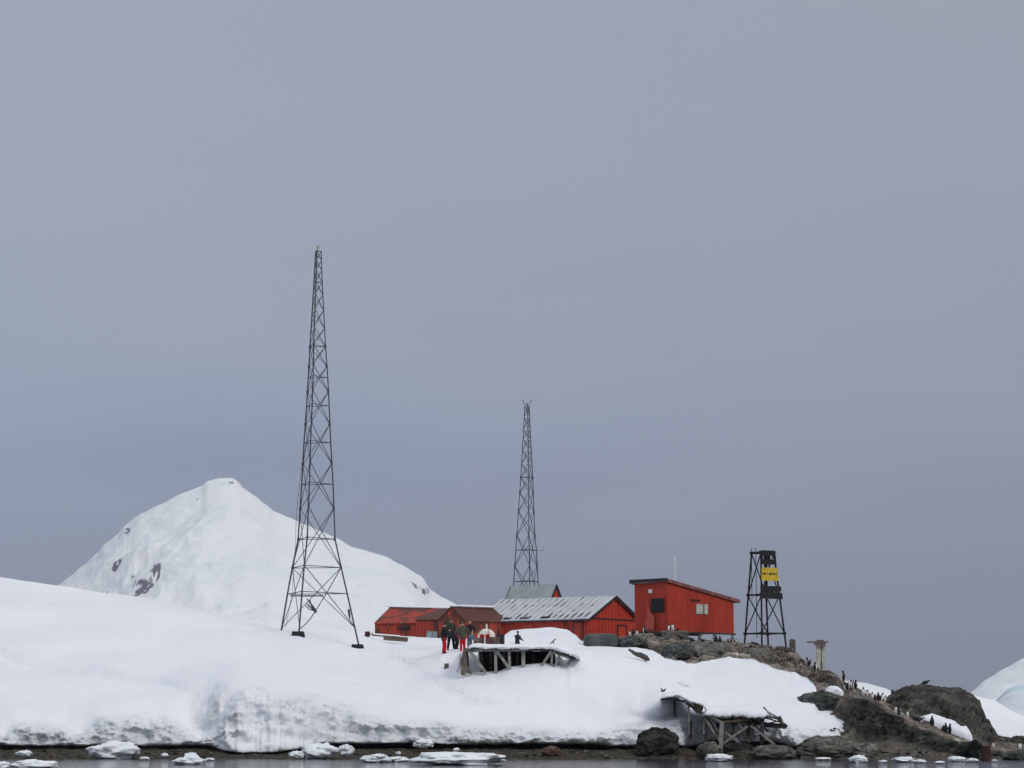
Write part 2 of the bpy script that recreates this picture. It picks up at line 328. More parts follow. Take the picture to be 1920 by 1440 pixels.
# --- snow cover
VB = [(-250, 1397), (0, 1397), (30, 1399), (165, 1396), (395, 1397), (415, 1405), (460, 1409), (520, 1408), (556, 1403), (600, 1394), (700, 1393), (900, 1394), (1100, 1393), (1160, 1398), (1240, 1398), (1290, 1400), (1310, 1396), (1325, 1390), (1440, 1390), (1470, 1392), (1490, 1400), (1512, 1391), (1566, 1383), (1620, 1391), (1650, 1393), (1660, 1390), (1664, 1388)]
YL = [(-250, 124.8), (395, 124.8), (430, 122.8), (520, 122.6), (560, 123.4), (600, 124.8), (1160, 124.8), (1240, 124.6), (1275, 125.0), (1300, 126.8), (1330, 128.6), (1440, 128.6), (1470, 126.8), (1490, 125.6), (1566, 126.2), (1664, 126.6)]
VC = [(-250, 1370), (0, 1379), (24, 1374), (30, 1358), (95, 1356), (150, 1372), (168, 1366), (190, 1343), (265, 1338), (320, 1342), (350, 1366), (378, 1389), (394, 1374), (410, 1350), (426, 1322), (440, 1301), (456, 1289), (479, 1284), (548, 1292), (611, 1308), (664, 1321), (717, 1342), (756, 1350), (822, 1350), (880, 1358), (950, 1362), (1100, 1369), (1160, 1366), (1193, 1354), (1218, 1354), (1243, 1362), (1270, 1352), (1300, 1346), (1325, 1344), (1440, 1346), (1485, 1367), (1512, 1366), (1566, 1362), (1610, 1367), (1640, 1375), (1660, 1385), (1664, 1387)]
S4 = [(-250, 1290, 134), (0, 1300, 134), (300, 1290, 134), (450, 1256, 134), (548, 1264, 134), (660, 1287, 133), (756, 1312, 131.5), (875, 1315, 131), (1050, 1308, 131), (1150, 1315, 130), (1200, 1322, 128.5), (1240, 1312, 127.5), (1270, 1316, 129.6), (1300, 1322, 131.5), (1400, 1322, 132), (1480, 1335, 131), (1530, 1348, 130), (1600, 1357, 129.5), (1640, 1370, 128.4), (1660, 1384, 127.2), (1664, 1386.5, 127.2)]
S5 = [(-250, 1235, 143), (0, 1245, 142), (300, 1235, 141), (450, 1222, 140), (559, 1232, 140), (673, 1252, 141), (756, 1264, 138), (830, 1267, 135.5), (875, 1263, 134.8), (931, 1260, 134.6), (957, 1250.5, 134.6), (999, 1245, 134.6), (1021, 1243, 134.6), (1040, 1246, 134.6), (1062, 1248, 134.8), (1070, 1239, 135.2), (1078, 1234, 135.8), (1120, 1243, 137), (1180, 1250, 138), (1250, 1266, 138.5), (1300, 1278, 137.5), (1363, 1270, 138), (1410, 1276, 137.5), (1450, 1289, 136), (1500, 1304, 134), (1526, 1312, 133.2), (1536, 1333, 132.5), (1600, 1346, 131), (1640, 1364, 129.4), (1660, 1383, 127.5), (1664, 1386, 127.6)]
S6 = [(-250, 1212, 146), (300, 1212, 145), (450, 1204, 144), (559, 1210, 144), (673, 1234, 146), (756, 1244, 143), (830, 1246, 138), (862, 1244, 137.4), (874, 1268, 139.2), (1055, 1266, 139.2), (1076, 1230, 137.4), (1120, 1232, 141), (1180, 1238, 142), (1250, 1256, 141.5), (1300, 1266, 140.5), (1363, 1256, 141.5), (1450, 1276, 138), (1500, 1295, 136), (1528, 1303, 135), (1536, 1328, 133.3), (1600, 1343, 131.6), (1640, 1362, 129.8), (1664, 1386, 128)]
S7 = [(-250, 1180, 151), (0, 1195, 150), (300, 1188, 149), (450, 1185, 147.5), (559, 1191, 147.3), (610, 1201, 149), (673, 1216, 150.6), (740, 1224, 147), (800, 1229, 142.5), (830, 1226, 140.5), (866, 1220, 140.2), (880, 1218.5, 140.2), (1050, 1218, 140.2), (1090, 1218, 143), (1120, 1221, 146), (1180, 1226, 146), (1250, 1247, 144), (1300, 1256, 143), (1363, 1244, 144), (1450, 1264, 140.5), (1500, 1283, 137.5), (1529, 1294, 135.8), (1536, 1324, 133.8), (1600, 1340, 132), (1640, 1361, 130.2), (1664, 1385.5, 128.2)]
VT = [(1092, 1206, 156), (1105, 1209.5, 153), (1127, 1212.5, 152), (1160, 1215, 151), (1177, 1215, 150), (1190, 1214.5, 150), (1208, 1217, 149), (1222, 1220, 148), (1237, 1228, 147), (1248, 1236, 146), (1270, 1241, 145), (1293, 1245, 144.5), (1325, 1241, 145), (1345, 1236, 146), (1363, 1233, 146), (1390, 1235, 146), (1410, 1238, 145), (1430, 1244, 143.5), (1450, 1253, 142), (1463, 1257, 141.3), (1490, 1261, 140.4), (1510, 1270, 139), (1524, 1280, 137.5), (1530, 1289, 136.4), (1535, 1321, 134.6), (1548, 1321, 134.3), (1563, 1319, 134), (1584, 1324, 133.2), (1600, 1332, 132.6), (1608, 1341, 132), (1613, 1351, 131), (1635, 1358, 130.3), (1653, 1367, 129.2), (1660, 1380, 128.4), (1664, 1385, 128.3)]
S7b = [(-250, 1155, 156), (0, 1165, 155), (300, 1172, 152), (450, 1179, 150), (559, 1187, 150), (620, 1196, 152.5), (673, 1209, 156), (740, 1214, 157), (800, 1217, 151), (850, 1214, 147), (900, 1211, 147), (1000, 1210.5, 149), (1079, 1212, 150), (1092, 1213, 150)] + [(u, v+9, Y-2.2) for u, v, Y in VT[1:]]
S8 = [(-250, 1120, 160), (0, 1132, 160), (300, 1150, 156), (450, 1170, 153.5), (559, 1181, 153.5), (620, 1187, 156), (673, 1198, 162), (740, 1205, 172), (800, 1208, 165), (850, 1208, 156), (900, 1207, 151), (925, 1205, 151), (940, 1193, 156), (960, 1182, 160), (1000, 1178.5, 161), (1030, 1176.5, 161), (1062, 1180, 160), (1078, 1189, 159), (1092, 1203, 156.5)] + [(u, v+3, Y-.9) for u, v, Y in VT[1:]]
S9 = [(-250, 1062, 176), (0, 1082, 170), (60, 1091, 168), (110, 1098, 167), (200, 1112, 166), (300, 1124, 164), (350, 1139, 162), (400, 1150, 160), (450, 1160, 159), (528, 1172, 158), (580, 1177, 158), (620, 1180, 161), (665, 1184, 172), (700, 1187, 186), (760, 1193.5, 190), (825, 1196, 190), (900, 1197, 188), (1000, 1197, 186), (1060, 1199, 184), (1078, 1202, 170)] + VT
VTN = lambda u: (2.6*fbm(Vector((u*.045, 4, 7)), 3) if u > 1230 else 0)
def row(kn):
    def f(u):
        v, Y = lerp_knots(kn, u); return (Y, zof(v, Y))
    return f
r4, r5, r6, r7, r7b_, r8_, r9 = map(row, (S4, S5, S6, S7, S7b, S8, S9))
def bl(f, w, g, k):
    def h(u):
        t = max(0, min(1, (u-1092)/20)); a = f(u); b = r7(u); c = r9(u)
        return tuple(a[i]*(1-t)+(b[i]*(1-k)+c[i]*k)*t for i in (0, 1))
    return h
r9_ = r9
def r9(u):
    v, Y = lerp_knots(S9, u); return (Y, zof(v+VTN(u), Y))
r7b = bl(r7b_, 0, 0, .5); r8 = bl(r8_, 0, 0, .85)
def vb(u): return sum(lerp_knots(VB, u+3*k)[0] for k in range(-3, 4))/7+1.6*fbm(Vector((u*.05, 3, 0)), 3)
def yl(u): return sum(lerp_knots(YL, u+4*k)[0] for k in range(-3, 4))/7+.5*fbm(Vector((u*.03, 9, 1)), 3)
def yl0(u): return sum(lerp_knots(YL, u+6*k)[0] for k in range(-3, 4))/7
def yl1(u): return sum(lerp_knots(YL, u+12*k)[0] for k in range(-6, 7))/13
def sm_(kn, u, w): return sum(lerp_knots(kn, u+w*k/4)[0] for k in range(-4, 5))/9
def vc(u): return sm_(VC, u, 12)
def notch(u): return max(0, 1-abs(u-398)/42)**.6
def ext(u): return max(0, (1345-sm_(VC, u, 24))/37)*1.5
_env = {}
def env(i):
    if i not in _env: _env[i] = min(lerp_knots(VC, i+d)[0] for d in range(-26, 27, 4))
    return _env[i]
def vc2(u): i = int(u//2)*2; f = (u-i)/2; a = sum(env(i+2*k) for k in range(-14, 15))/29; b = sum(env(i+2+2*k) for k in range(-14, 15))/29; return a*(1-f)+b*f-5
def back(u):
    Y, z = r9(u)
    w = max(0, min(1, (u-1078)/20)); w0 = max(0, min(1, (u-640)/60))
    a = (Y+8, z-1.0) if w0 < 1e-6 else ((Y+8)*(1-w0)+204*w0, (z-1)*(1-w0)+8.0*w0)
    b = (Y+1.3, z-.9)
    return (a[0]*(1-w)+b[0]*w, a[1]*(1-w)+b[1]*w)
def back2(u):
    w = max(0, min(1, (u-1078)/20)); Y, z = r9(u)
    return ((245)*(1-w)+(Y+2.5)*w, -1.5*(1-w)+(z-4)*w)
def ck(f, c, a): return lambda u: f(u)+(c, a, 0)
def cmid(k):
    def f(u):
        y0 = yl(u); z0 = zof(vb(u), y0); vt = vc(u); e = ext(u); z1 = zof(vt, y0+1.7+e)
        return (y0-.05+k*k*1.3+e*k, z0+(z1-z0)*k)
    return f
def CF(u):
    if u > 1480: return .7
    if u > 1290: return .25
    return 1-.45*max(0, 1-abs(u-490)/110)
snow_rows = [lambda u: (yl(u)+3.6, zof(vb(u), yl(u))-.10, 1, 0, 0), lambda u: (yl(u)+.35, zof(vb(u), yl(u)+.35)-.02, 1, .1, 0), lambda u: (yl(u), zof(vb(u)-3, yl(u)), CF(u), .5, 0),
             lambda u: cmid(.35)(u)+(CF(u), 1, 0), lambda u: cmid(.7)(u)+(CF(u)*.9, 1, 0), lambda u: (yl0(u)+1.8+ext(u), zof(vc(u), yl0(u)+1.8+ext(u)), CF(u)*.45, .45, 0),
             lambda u: (yl1(u)+3.1+ext(u), zof(vc2(u), yl1(u)+3.1+ext(u)), .9*notch(u), .1+.85*notch(u), 0),
             ck(r4, 0, .1), ck(r5, 0, .06), ck(r6, 0, .05), ck(r7, 0, .05), ck(r7b, 0, .05), ck(r8, 0, .06), ck(r9, 0, .03), ck(back, 0, .02), ck(back2, 0, 0)]
def seg_d(u, v, pts):
    best = 1e9
    for (a, b), (c, d) in zip(pts, pts[1:]):
        L = (c-a)**2+(d-b)**2; t = max(0, min(1, ((u-a)*(c-a)+(v-b)*(d-b))/L)); best = min(best, math.hypot(u-a-t*(c-a), v-b-t*(d-b)))
    return best
TR1 = [(742, 1226), (800, 1256), (850, 1285), (900, 1312), (955, 1340)]; TR2 = [(830, 1218), (780, 1212), (745, 1206)]; TR3 = [(880, 1310), (960, 1326), (1090, 1340)]
SAST = [(-30, 1203), (20, 1226), (45, 1238), (110, 1246), (170, 1250), (240, 1262), (300, 1272), (360, 1290), (392, 1300)]
def snow_disp(u, c, p):
    k = c[2]; amp = c[4]; q = p.copy()
    if amp > 0:
        n = fbm(p*.16, 4); q.z += n*1.1*min(amp, .12)+fbm(Vector((p.x*.55, p.y*.3, 0)), 3)*.5*min(amp, .06)
        if amp > .12:
            amp = (amp-.12)/.88
            r = NZ.ridged_multi_fractal(Vector((p.x*.38, p.y*.38, p.z*.95)), .9, 2.1, 5, 1, 2)-1.1
            r2 = fbm(Vector((p.x*1.0, p.y*1.0, p.z*1.9)), 4)
            r3 = NZ.ridged_multi_fractal(Vector((p.x*1.6+3, p.y*1.6, p.z*2.2)), .9, 2.1, 4, 1, 2)-1.1
            q.y -= (r*.38+r2*.34+r3*.08)*min(1, amp); q.z += (r2*.12+r3*.05)*min(1, amp)
    if 6.8 < k < 11.2:
        uu, vv = uv_of(p); 
        if 700 < uu < 1100 and vv < 1345:
            d = min(seg_d(uu, vv, TR1), seg_d(uu, vv, TR3), seg_d(uu, vv, TR2)); w = max(0, 1-d/14)
            if w > 0: q.z += -.05*w+w*.10*NZ.noise(p*3.2)
        if uu < 400 and vv > 1190:
            d = seg_d(uu, vv, SAST)
            if d < 26:
                i = [a for a, b in SAST]; vy = lerp_knots([(a, b) for a, b in SAST], uu)[0]; s = vv-vy   # >0 below the scarp
                fade = max(0, 1-abs(uu-150)/280)
                q.z -= fade*.55*max(0, 1-abs(s-5)/13)*(1+.6*NZ.noise(p*.7))
    return q
def snow_post(u, c, p):
    uu, vv = uv_of(p); t = 0
    if 6.8 < c[2] < 12 and 700 < uu < 1100:
        d = min(seg_d(uu, vv, TR1), seg_d(uu, vv, TR3), seg_d(uu, vv, TR2)); t = max(0, 1-d/16)
    cl = c[3]
    if 360 < uu < 600 and vv > 1350: cl *= 1-(1-max(0, 1-(vv-1350)/30))*max(0, 1-abs(uu-480)/110)**.5
    if uu < 400 and 6.8 < c[2] < 11:
        vy = lerp_knots([(a, b) for a, b in SAST], uu)[0]; s = vv-vy; cl = max(cl, .5*max(0, 1-abs(s-3)/9)*max(0, 1-abs(uu-150)/280))
    return c[:3]+(cl, c[4], t)
snow, T_SNOW = loft('snow_field', snow_rows, frange(-250, -20, 6)+frange(-17, 1664, 1.7), [3, 3, 9, 14, 14, 16, 14, 18, 9, 7, 8, 8, 12, 8, 4], [M['snow']], snow_disp, ('cliff', 'amp', 'track'), post=snow_post)
snow['kind'] = 'structure'; snow['label'] = 'broad white snow slope ending in a low crumbling ice cliff above the shore'
# --- rock and beach under it
RK = {
 'u': [-250, 1040, 1100, 1160, 1190, 1240, 1290, 1340, 1380, 1425, 1450, 1490, 1530, 1550, 1577, 1602, 1630, 1657, 1680, 1711, 1733, 1757, 1782, 1823, 1857, 1900, 1925, 2150]}
def KY(s): return s
R2 = [(-250, 1404, 125), (1180, 1404, 125), (1300, 1404, 125), (1500, 1404, 124), (1600, 1402, 124), (1660, 1399, 124.5), (1700, 1404, 124), (1750, 1409, 123), (1800, 1414, 121.8), (1845, 1418, 121), (1925, 1419, 120.6), (2150, 1419, 120.6)]
R2b = [(-250, 1403, 129), (1300, 1403, 129.4), (1500, 1395, 128), (1560, 1372, 128), (1602, 1352, 127.6), (1630, 1352, 127), (1657, 1358, 126.4), (1680, 1366, 126), (1711, 1377, 125.4), (1733, 1384, 124.8), (1782, 1395, 123.8), (1823, 1404, 122.8), (1857, 1411, 122), (1925, 1413, 121.6), (2150, 1413, 121.6)]
VTd = {u: (v, Y) for u, v, Y in VT}
def under(u, dv, dy):
    v, Y = lerp_knots(VT, u); return v+dv, Y+dy
R3 = [(-250, 1402, 133), (1040, 1402, 133), (1070, 1290, 148)] + [(u, under(u, 26, 2.5)[0], under(u, 26, 2.5)[1]) for u in (1100, 1140, 1190, 1222, 1248, 1293, 1340, 1363, 1410, 1450, 1490, 1510)] + [(1530, 1318, 137), (1556, 1322, 134.5), (1577, 1306, 132.5), (1602, 1305, 131.5), (1630, 1314, 130.5), (1657, 1328, 129.6), (1680, 1341, 128.8), (1711, 1355, 127.8), (1733, 1363, 127), (1782, 1377, 125.6), (1823, 1392, 124.2), (1857, 1402, 123.2), (1900, 1407, 122.8), (1925, 1409, 122.6), (2150, 1409, 122.6)]
R4 = [(-250, 1390, 150), (1040, 1390, 150), (1070, 1240, 156)] + [(u, under(u, 1, .55)[0], under(u, 1, .55)[1]) for u in (1100, 1140, 1190, 1208, 1222, 1237, 1248, 1270, 1293, 1325, 1345, 1363, 1390, 1410, 1430, 1450, 1490, 1510)] + [(1530, 1290, 138), (1556, 1294, 136.5), (1577, 1295, 135.5), (1602, 1299, 135), (1630, 1308, 135), (1657, 1320, 134.5), (1680, 1334, 133), (1711, 1350, 132), (1733, 1356, 131.4), (1757, 1366, 131), (1782, 1376, 130), (1823, 1391, 128.5), (1857, 1399, 128), (1900, 1397, 132), (1925, 1397, 134), (2150, 1397, 134)]
R5 = [(-250, 1360, 180), (1040, 1360, 180), (1070, 1216, 168), (1100, 1205, 162), (1160, 1207, 160), (1190, 1206, 158), (1215, 1212, 156), (1240, 1219, 156), (1265, 1221, 153), (1300, 1216, 154), (1345, 1213, 155), (1380, 1214, 157), (1425, 1220, 156), (1450, 1228, 153), (1490, 1240, 150), (1510, 1256, 147), (1530, 1268, 144), (1556, 1276, 142), (1577, 1285, 141), (1602, 1297, 140), (1630, 1305, 141), (1657, 1315, 142), (1680, 1322, 144), (1711, 1330, 144), (1733, 1338, 143), (1757, 1344, 142), (1782, 1352, 141), (1823, 1368, 140), (1857, 1380, 140), (1880, 1386, 142), (1925, 1390, 146), (2150, 1390, 146)]
R6 = [(-250, 1340, 200), (1040, 1300, 190), (1070, 1206, 182), (1100, 1199, 180), (1160, 1198, 178), (1175, 1193, 176), (1190, 1189, 175), (1215, 1188, 174), (1240, 1190, 174), (1265, 1195, 173), (1290, 1200, 172), (1345, 1203.5, 170), (1380, 1204, 172), (1400, 1204.5, 173), (1425, 1209, 172), (1442, 1215, 171), (1460, 1223, 168), (1490, 1226, 165), (1500, 1234, 162), (1510, 1242, 160), (1530, 1252, 156), (1550, 1257, 153), (1565, 1267, 151), (1577, 1276, 150), (1590, 1284, 150), (1602, 1293, 150), (1618, 1299, 151), (1640, 1309, 152), (1655, 1313, 153), (1660, 1307, 154), (1678, 1298, 156), (1698, 1288, 158), (1730, 1281.5, 160), (1743, 1282, 160), (1757, 1287, 160), (1798, 1290, 160), (1820, 1298, 160), (1836, 1309, 160), (1842, 1328, 158), (1850, 1347, 156), (1863, 1364, 155), (1873, 1378, 154), (1893, 1384, 154), (1925, 1386, 156), (2150, 1386, 156)]
def rback(dY, dz, zz=None):
    g = row(R6)
    def f(u):
        Y, z = g(u); return (Y+dY, (z+dz) if zz is None else zz)
    return f
def rk_attr(f, a, kind):
    def g(u):
        dark = max(0, min(1, (u-1530)/60))
        if kind == 'beach': d, b = dark*.3, 1-.55*dark
        elif kind == 'face': d, b = dark, .0
        elif kind == 'crest': d, b = dark*.05, 0
        elif kind == 'dome': d, b = max(0, min(1, (u-1640)/30))*.8, 0
        else: d, b = 0, 0
        return f(u)+(d, a, b)
    return g
rock_rows = [rk_attr(lambda u: (108, -1.0), 0, 'beach'), rk_attr(lambda u: ((121 if u < 1500 else 119.6)+.8*NZ.noise(Vector((u*.02, 0, 0)))+.3*NZ.noise(Vector((u*.09, 0, 0))), 0), .15, 'beach'), rk_attr(row(R2), .25, 'beach'), rk_attr(row(R2b), 1.15, 'face'), rk_attr(row(R3), .3, 'crest'),
             rk_attr(row(R4), .25, 'top'), rk_attr(row(R5), 1.15, 'dome'), rk_attr(row(R6), .38, 'dome'), rk_attr(rback(8, -.6), .3, 'dome'), rk_attr(rback(40, 0, 0.0), .3, 'top'), rk_attr(rback(60, 0, -1.5), 0, 'top')]
def rock_disp(u, c, p):
    a = c[4]; q = p.copy()
    lx = max(0, min(1, (u-1060)/60))
    if a > 0:
        r = NZ.ridged_multi_fractal(Vector((p.x*.30, p.y*.22, p.z*.5)), .9, 2.2, 5, 1, 2)-1.1
        cell = NZ.cell(Vector((p.x*.35+.3*fbm(p*.3, 2), p.y*.25, p.z*.4)))-.5
        n = fbm(p*1.3, 4)
        s = a*(.15+.85*lx)
        w_ = Vector((p.x*.55, p.y*.22, p.z*.9)); w_ += Vector((fbm(w_*1.4, 2), fbm(w_*1.4+Vector((9, 1, 4)), 2), 0))*.35; dd, _ = NZ.voronoi(w_); blk = min(.5, (dd[1]-dd[0]))-.22
        w2 = w_*2.6; dd2, _ = NZ.voronoi(w2); blk2 = min(.5, (dd2[1]-dd2[0]))-.22
        q.z += (r*.20+cell*.18+n*.16+blk*.75+blk2*.30)*s; q.y -= (r*.5+cell*.5+n*.5+blk*1.6+blk2*.7)*s*.8
    if c[5] > .3:
        q.z += .07*fbm(p*2.3, 3)*c[5]
    return q
def rock_post(u, c, p):
    k = c[2]; d = c[3]
    if u > 1530 and 1.6 < k < 4.2:
        w = max(0, min(1, (u-1560)/50)); edge = max(0, min(1, (3.93-k)*7)); low = max(0, min(1, (k-2.0)*3)); d = max(d, w*edge*low)
    return c[:3]+(d,)+c[4:]
rock, T_ROCK = loft('rocky_shore', rock_rows, frange(-250, 1100, 4)+frange(1102, 2150, 1.8), [5, 8, 8, 22, 9, 16, 26, 9, 6, 3], [M['terrain_rock']], rock_disp, ('dark', 'amp', 'beach'), post=rock_post)
rock['kind'] = 'structure'; rock['label'] = 'stony beach and bare brown and grey rock ridge above the shore'
def ray(u, v, trees=None):
    t = (720-v)/F; d = Vector(((u-960)/F, cos(PT)-sin(PT)*t, sin(PT)+cos(PT)*t)).normalized(); best = None
    for T in (trees or (T_SNOW, T_ROCK)):
        h = T.ray_cast(Vector((0, 0, ZC)), d)
        if h[0] is not None and (best is None or h[3] < best[1]): best = (h[0], h[3])
    return best[0] if best else None
def ground(x, y, default=0):
    z = -9
    for T in (T_SNOW, T_ROCK):
        h = T.ray_cast(Vector((x, y, 60)), Vector((0, 0, -1)))
        if h[0] is not None: z = max(z, h[0].z)
    return z if z > -8 else default
def stand(u, v, Y=None):
    h = ray(u, v)
    if h is None or (Y and abs(h.y-Y) > 25):
        for dv in range(1, 14):
            h = ray(u, v+dv)
            if h is not None and not (Y and abs(h.y-Y) > 25): break
    if h is None: h = P(u, v, Y or 150)
    return h
# ------------------------------------------------------------------ water
w = MB(); w.face([(-9000, -300, 0), (9000, -300, 0), (9000, 20000, 0), (-9000, 20000, 0)]); sea = w.build('sea_water', M['sea_water']); sea['kind'] = 'structure'
sb = MB(); sb.face([(-9000, -300, -3), (9000, -300, -3), (9000, 20000, -3), (-9000, 20000, -3)]); s_ = sb.build('sea_bed', M['dark_rock']); s_['kind'] = 'structure'
# ------------------------------------------------------------------ far hills
def inpoly(u, v, poly):
    c = False; n = len(poly)
    for i in range(n):
        a, b = poly[i], poly[(i+1) % n]
        if (a[1] > v) != (b[1] > v) and u < (b[0]-a[0])*(v-a[1])/(b[1]-a[1])+a[0]: c = not c
    return c
def hill(name, sil, Y0, Y1, Y2, step, subs, mt, amp, sc, label, polys=(), sub2=.5, sharp=1.0):
    sr = lambda u: lerp_knots(sil, u)[0]
    ss = lambda u, w: sum(lerp_knots(sil, u+w*k/5)[0] for k in range(-5, 6))/11
    def rw(k):
        def f(u):
            Y = Y0+(Y1-Y0)*k; v1 = ss(u, 5) if k >= 1 else ss(u, (1-k)*(sil[-1][0]-sil[0][0])*.16+12); z1 = max(0, zof(v1, Y1)); return (Y, z1*k**sharp, 0, 1 if k < 1 else .12, 0)
        return f
    rows = [lambda u: (Y0-30, -5, 0, 0, 0), rw(.0), rw(.25), rw(.5), rw(.75), rw(1.0), lambda u: (Y1+(Y2-Y1)*.3, max(0, zof(sr(u), Y1))*.8, 0, .5, 0), lambda u: (Y2, -5, 0, 0, 0)]
    def disp(u, c, p):
        q = p.copy(); r = NZ.ridged_multi_fractal(Vector((p.x*sc, p.y*sc*.6, p.z*sc*.6)), 1.0, 2.1, 6, 1, 2)-1.1
        q.z += amp*c[4]*(r*.6+fbm(p*sc*2, 4)*.4)*min(1, max(0, p.z)/(amp*2+1)); return q
    def post(u, c, p):
        uu, vv = uv_of(p); r = 0
        if c[2] <= 5.3:
            j = Vector((p.x*.03, p.y*.01, p.z*.03)); uj = uu+2.5*NZ.noise(j*1.7)+2.5*NZ.noise(j*5); vj = vv+2.5*NZ.noise(j*1.3+Vector((7, 3, 1)))+2.5*NZ.noise(j*4)
            for po in polys:
                if inpoly(uj, vj, po): r = 1
            if r and NZ.noise(j*7+Vector((1, 1, 5))) > .22: r = 0
        return c[:3]+(r, c[4], 0)
    ob, T = loft(name, rows, frange(sil[0][0], sil[-1][0], step), [2]+subs+[4, 2], [mt], disp, ('rock', 'amp', 'x'), post=post)
    ob['kind'] = 'structure'; ob['label'] = label; return ob
MSIL = [(40, 1150), (80, 1122), (110, 1098), (131, 1081), (154, 1062), (183, 1037), (194, 1020), (225, 996), (229, 985), (267, 958), (298, 943), (346, 920), (377, 910), (388, 900), (412, 896), (437, 896), (446, 904), (462, 920), (475, 929), (500, 947), (515, 959), (543, 969), (574, 983), (601, 995), (630, 1007), (662, 1025), (720, 1041), (753, 1059), (788, 1080), (799, 1090), (804, 1107), (833, 1123), (862, 1137), (885, 1139), (905, 1143), (950, 1172), (1050, 1230), (1200, 1345)]
POLY = [[(210, 1076), (214, 1066), (222, 1060), (227, 1062), (224, 1070), (216, 1078)], [(248, 1092), (256, 1086), (278, 1083), (282, 1075), (282, 1068), (290, 1064), (303, 1067), (300, 1077), (286, 1094), (276, 1102), (262, 1106), (254, 1104)],
        [(220, 1112), (232, 1109), (262, 1100), (268, 1106), (246, 1114), (230, 1118)], [(188, 1108), (196, 1106), (203, 1100), (198, 1110)], [(282, 1120), (300, 1122), (308, 1126), (284, 1124)], [(233, 997), (238, 986), (245, 990), (240, 1004)],
        [(444, 902), (450, 902), (464, 921), (458, 918)], [(430, 899), (437, 899), (438, 905), (431, 904)], [(770, 1096), (786, 1100), (796, 1104), (804, 1112), (796, 1112), (776, 1104)], [(368, 927), (372, 925), (372, 928)], [(244, 1078), (252, 1076), (250, 1082)]]
hill('snow_mountain', MSIL, 2300, 3200, 4200, 1.6, [20, 34, 56, 60], M['mountain_snow'], 30, .0045, 'tall pointed white mountain far behind the left snow slope', POLY)
hill('far_snow_hill', [(1560, 1345), (1570, 1282), (1584, 1276), (1620, 1280), (1657, 1289), (1673, 1296), (1720, 1312), (1800, 1335), (1830, 1345)], 2100, 2600, 3200, 4, [8, 8, 8, 8], M['mountain_snow'], 6, .004, 'low pale snow hill far off between the ridge and the dome rock')
hill('tall_snow_hill', [(1770, 1345), (1800, 1318), (1823, 1296), (1850, 1273), (1887, 1252), (1920, 1234), (1990, 1195), (2150, 1150)], 1400, 1800, 2400, 4, [10, 10, 10, 10], M['mountain_snow'], 8, .005, 'smooth grey white snow hill rising at the right edge')
hill('glacier_front', [(1840, 1345), (1866, 1316), (1875, 1305), (1890, 1292), (1905, 1286), (1920, 1284), (1960, 1276), (2150, 1266)], 380, 430, 600, 2, [10, 10, 12, 14], M['glacier_ice'], 3, .03, 'pale blue rounded glacier ice behind the right snow bank', sharp=.6)
hill('snow_bank', [(1790, 1330), (1815, 1302), (1836, 1306), (1863, 1312), (1882, 1323), (1900, 1334), (1920, 1345-1), (1960, 1352), (2150, 1356)], 165, 188, 215, 1.6, [12, 12, 12, 12], M['snow'], .5, .12, 'white snow bank falling to the right behind the dome rock')
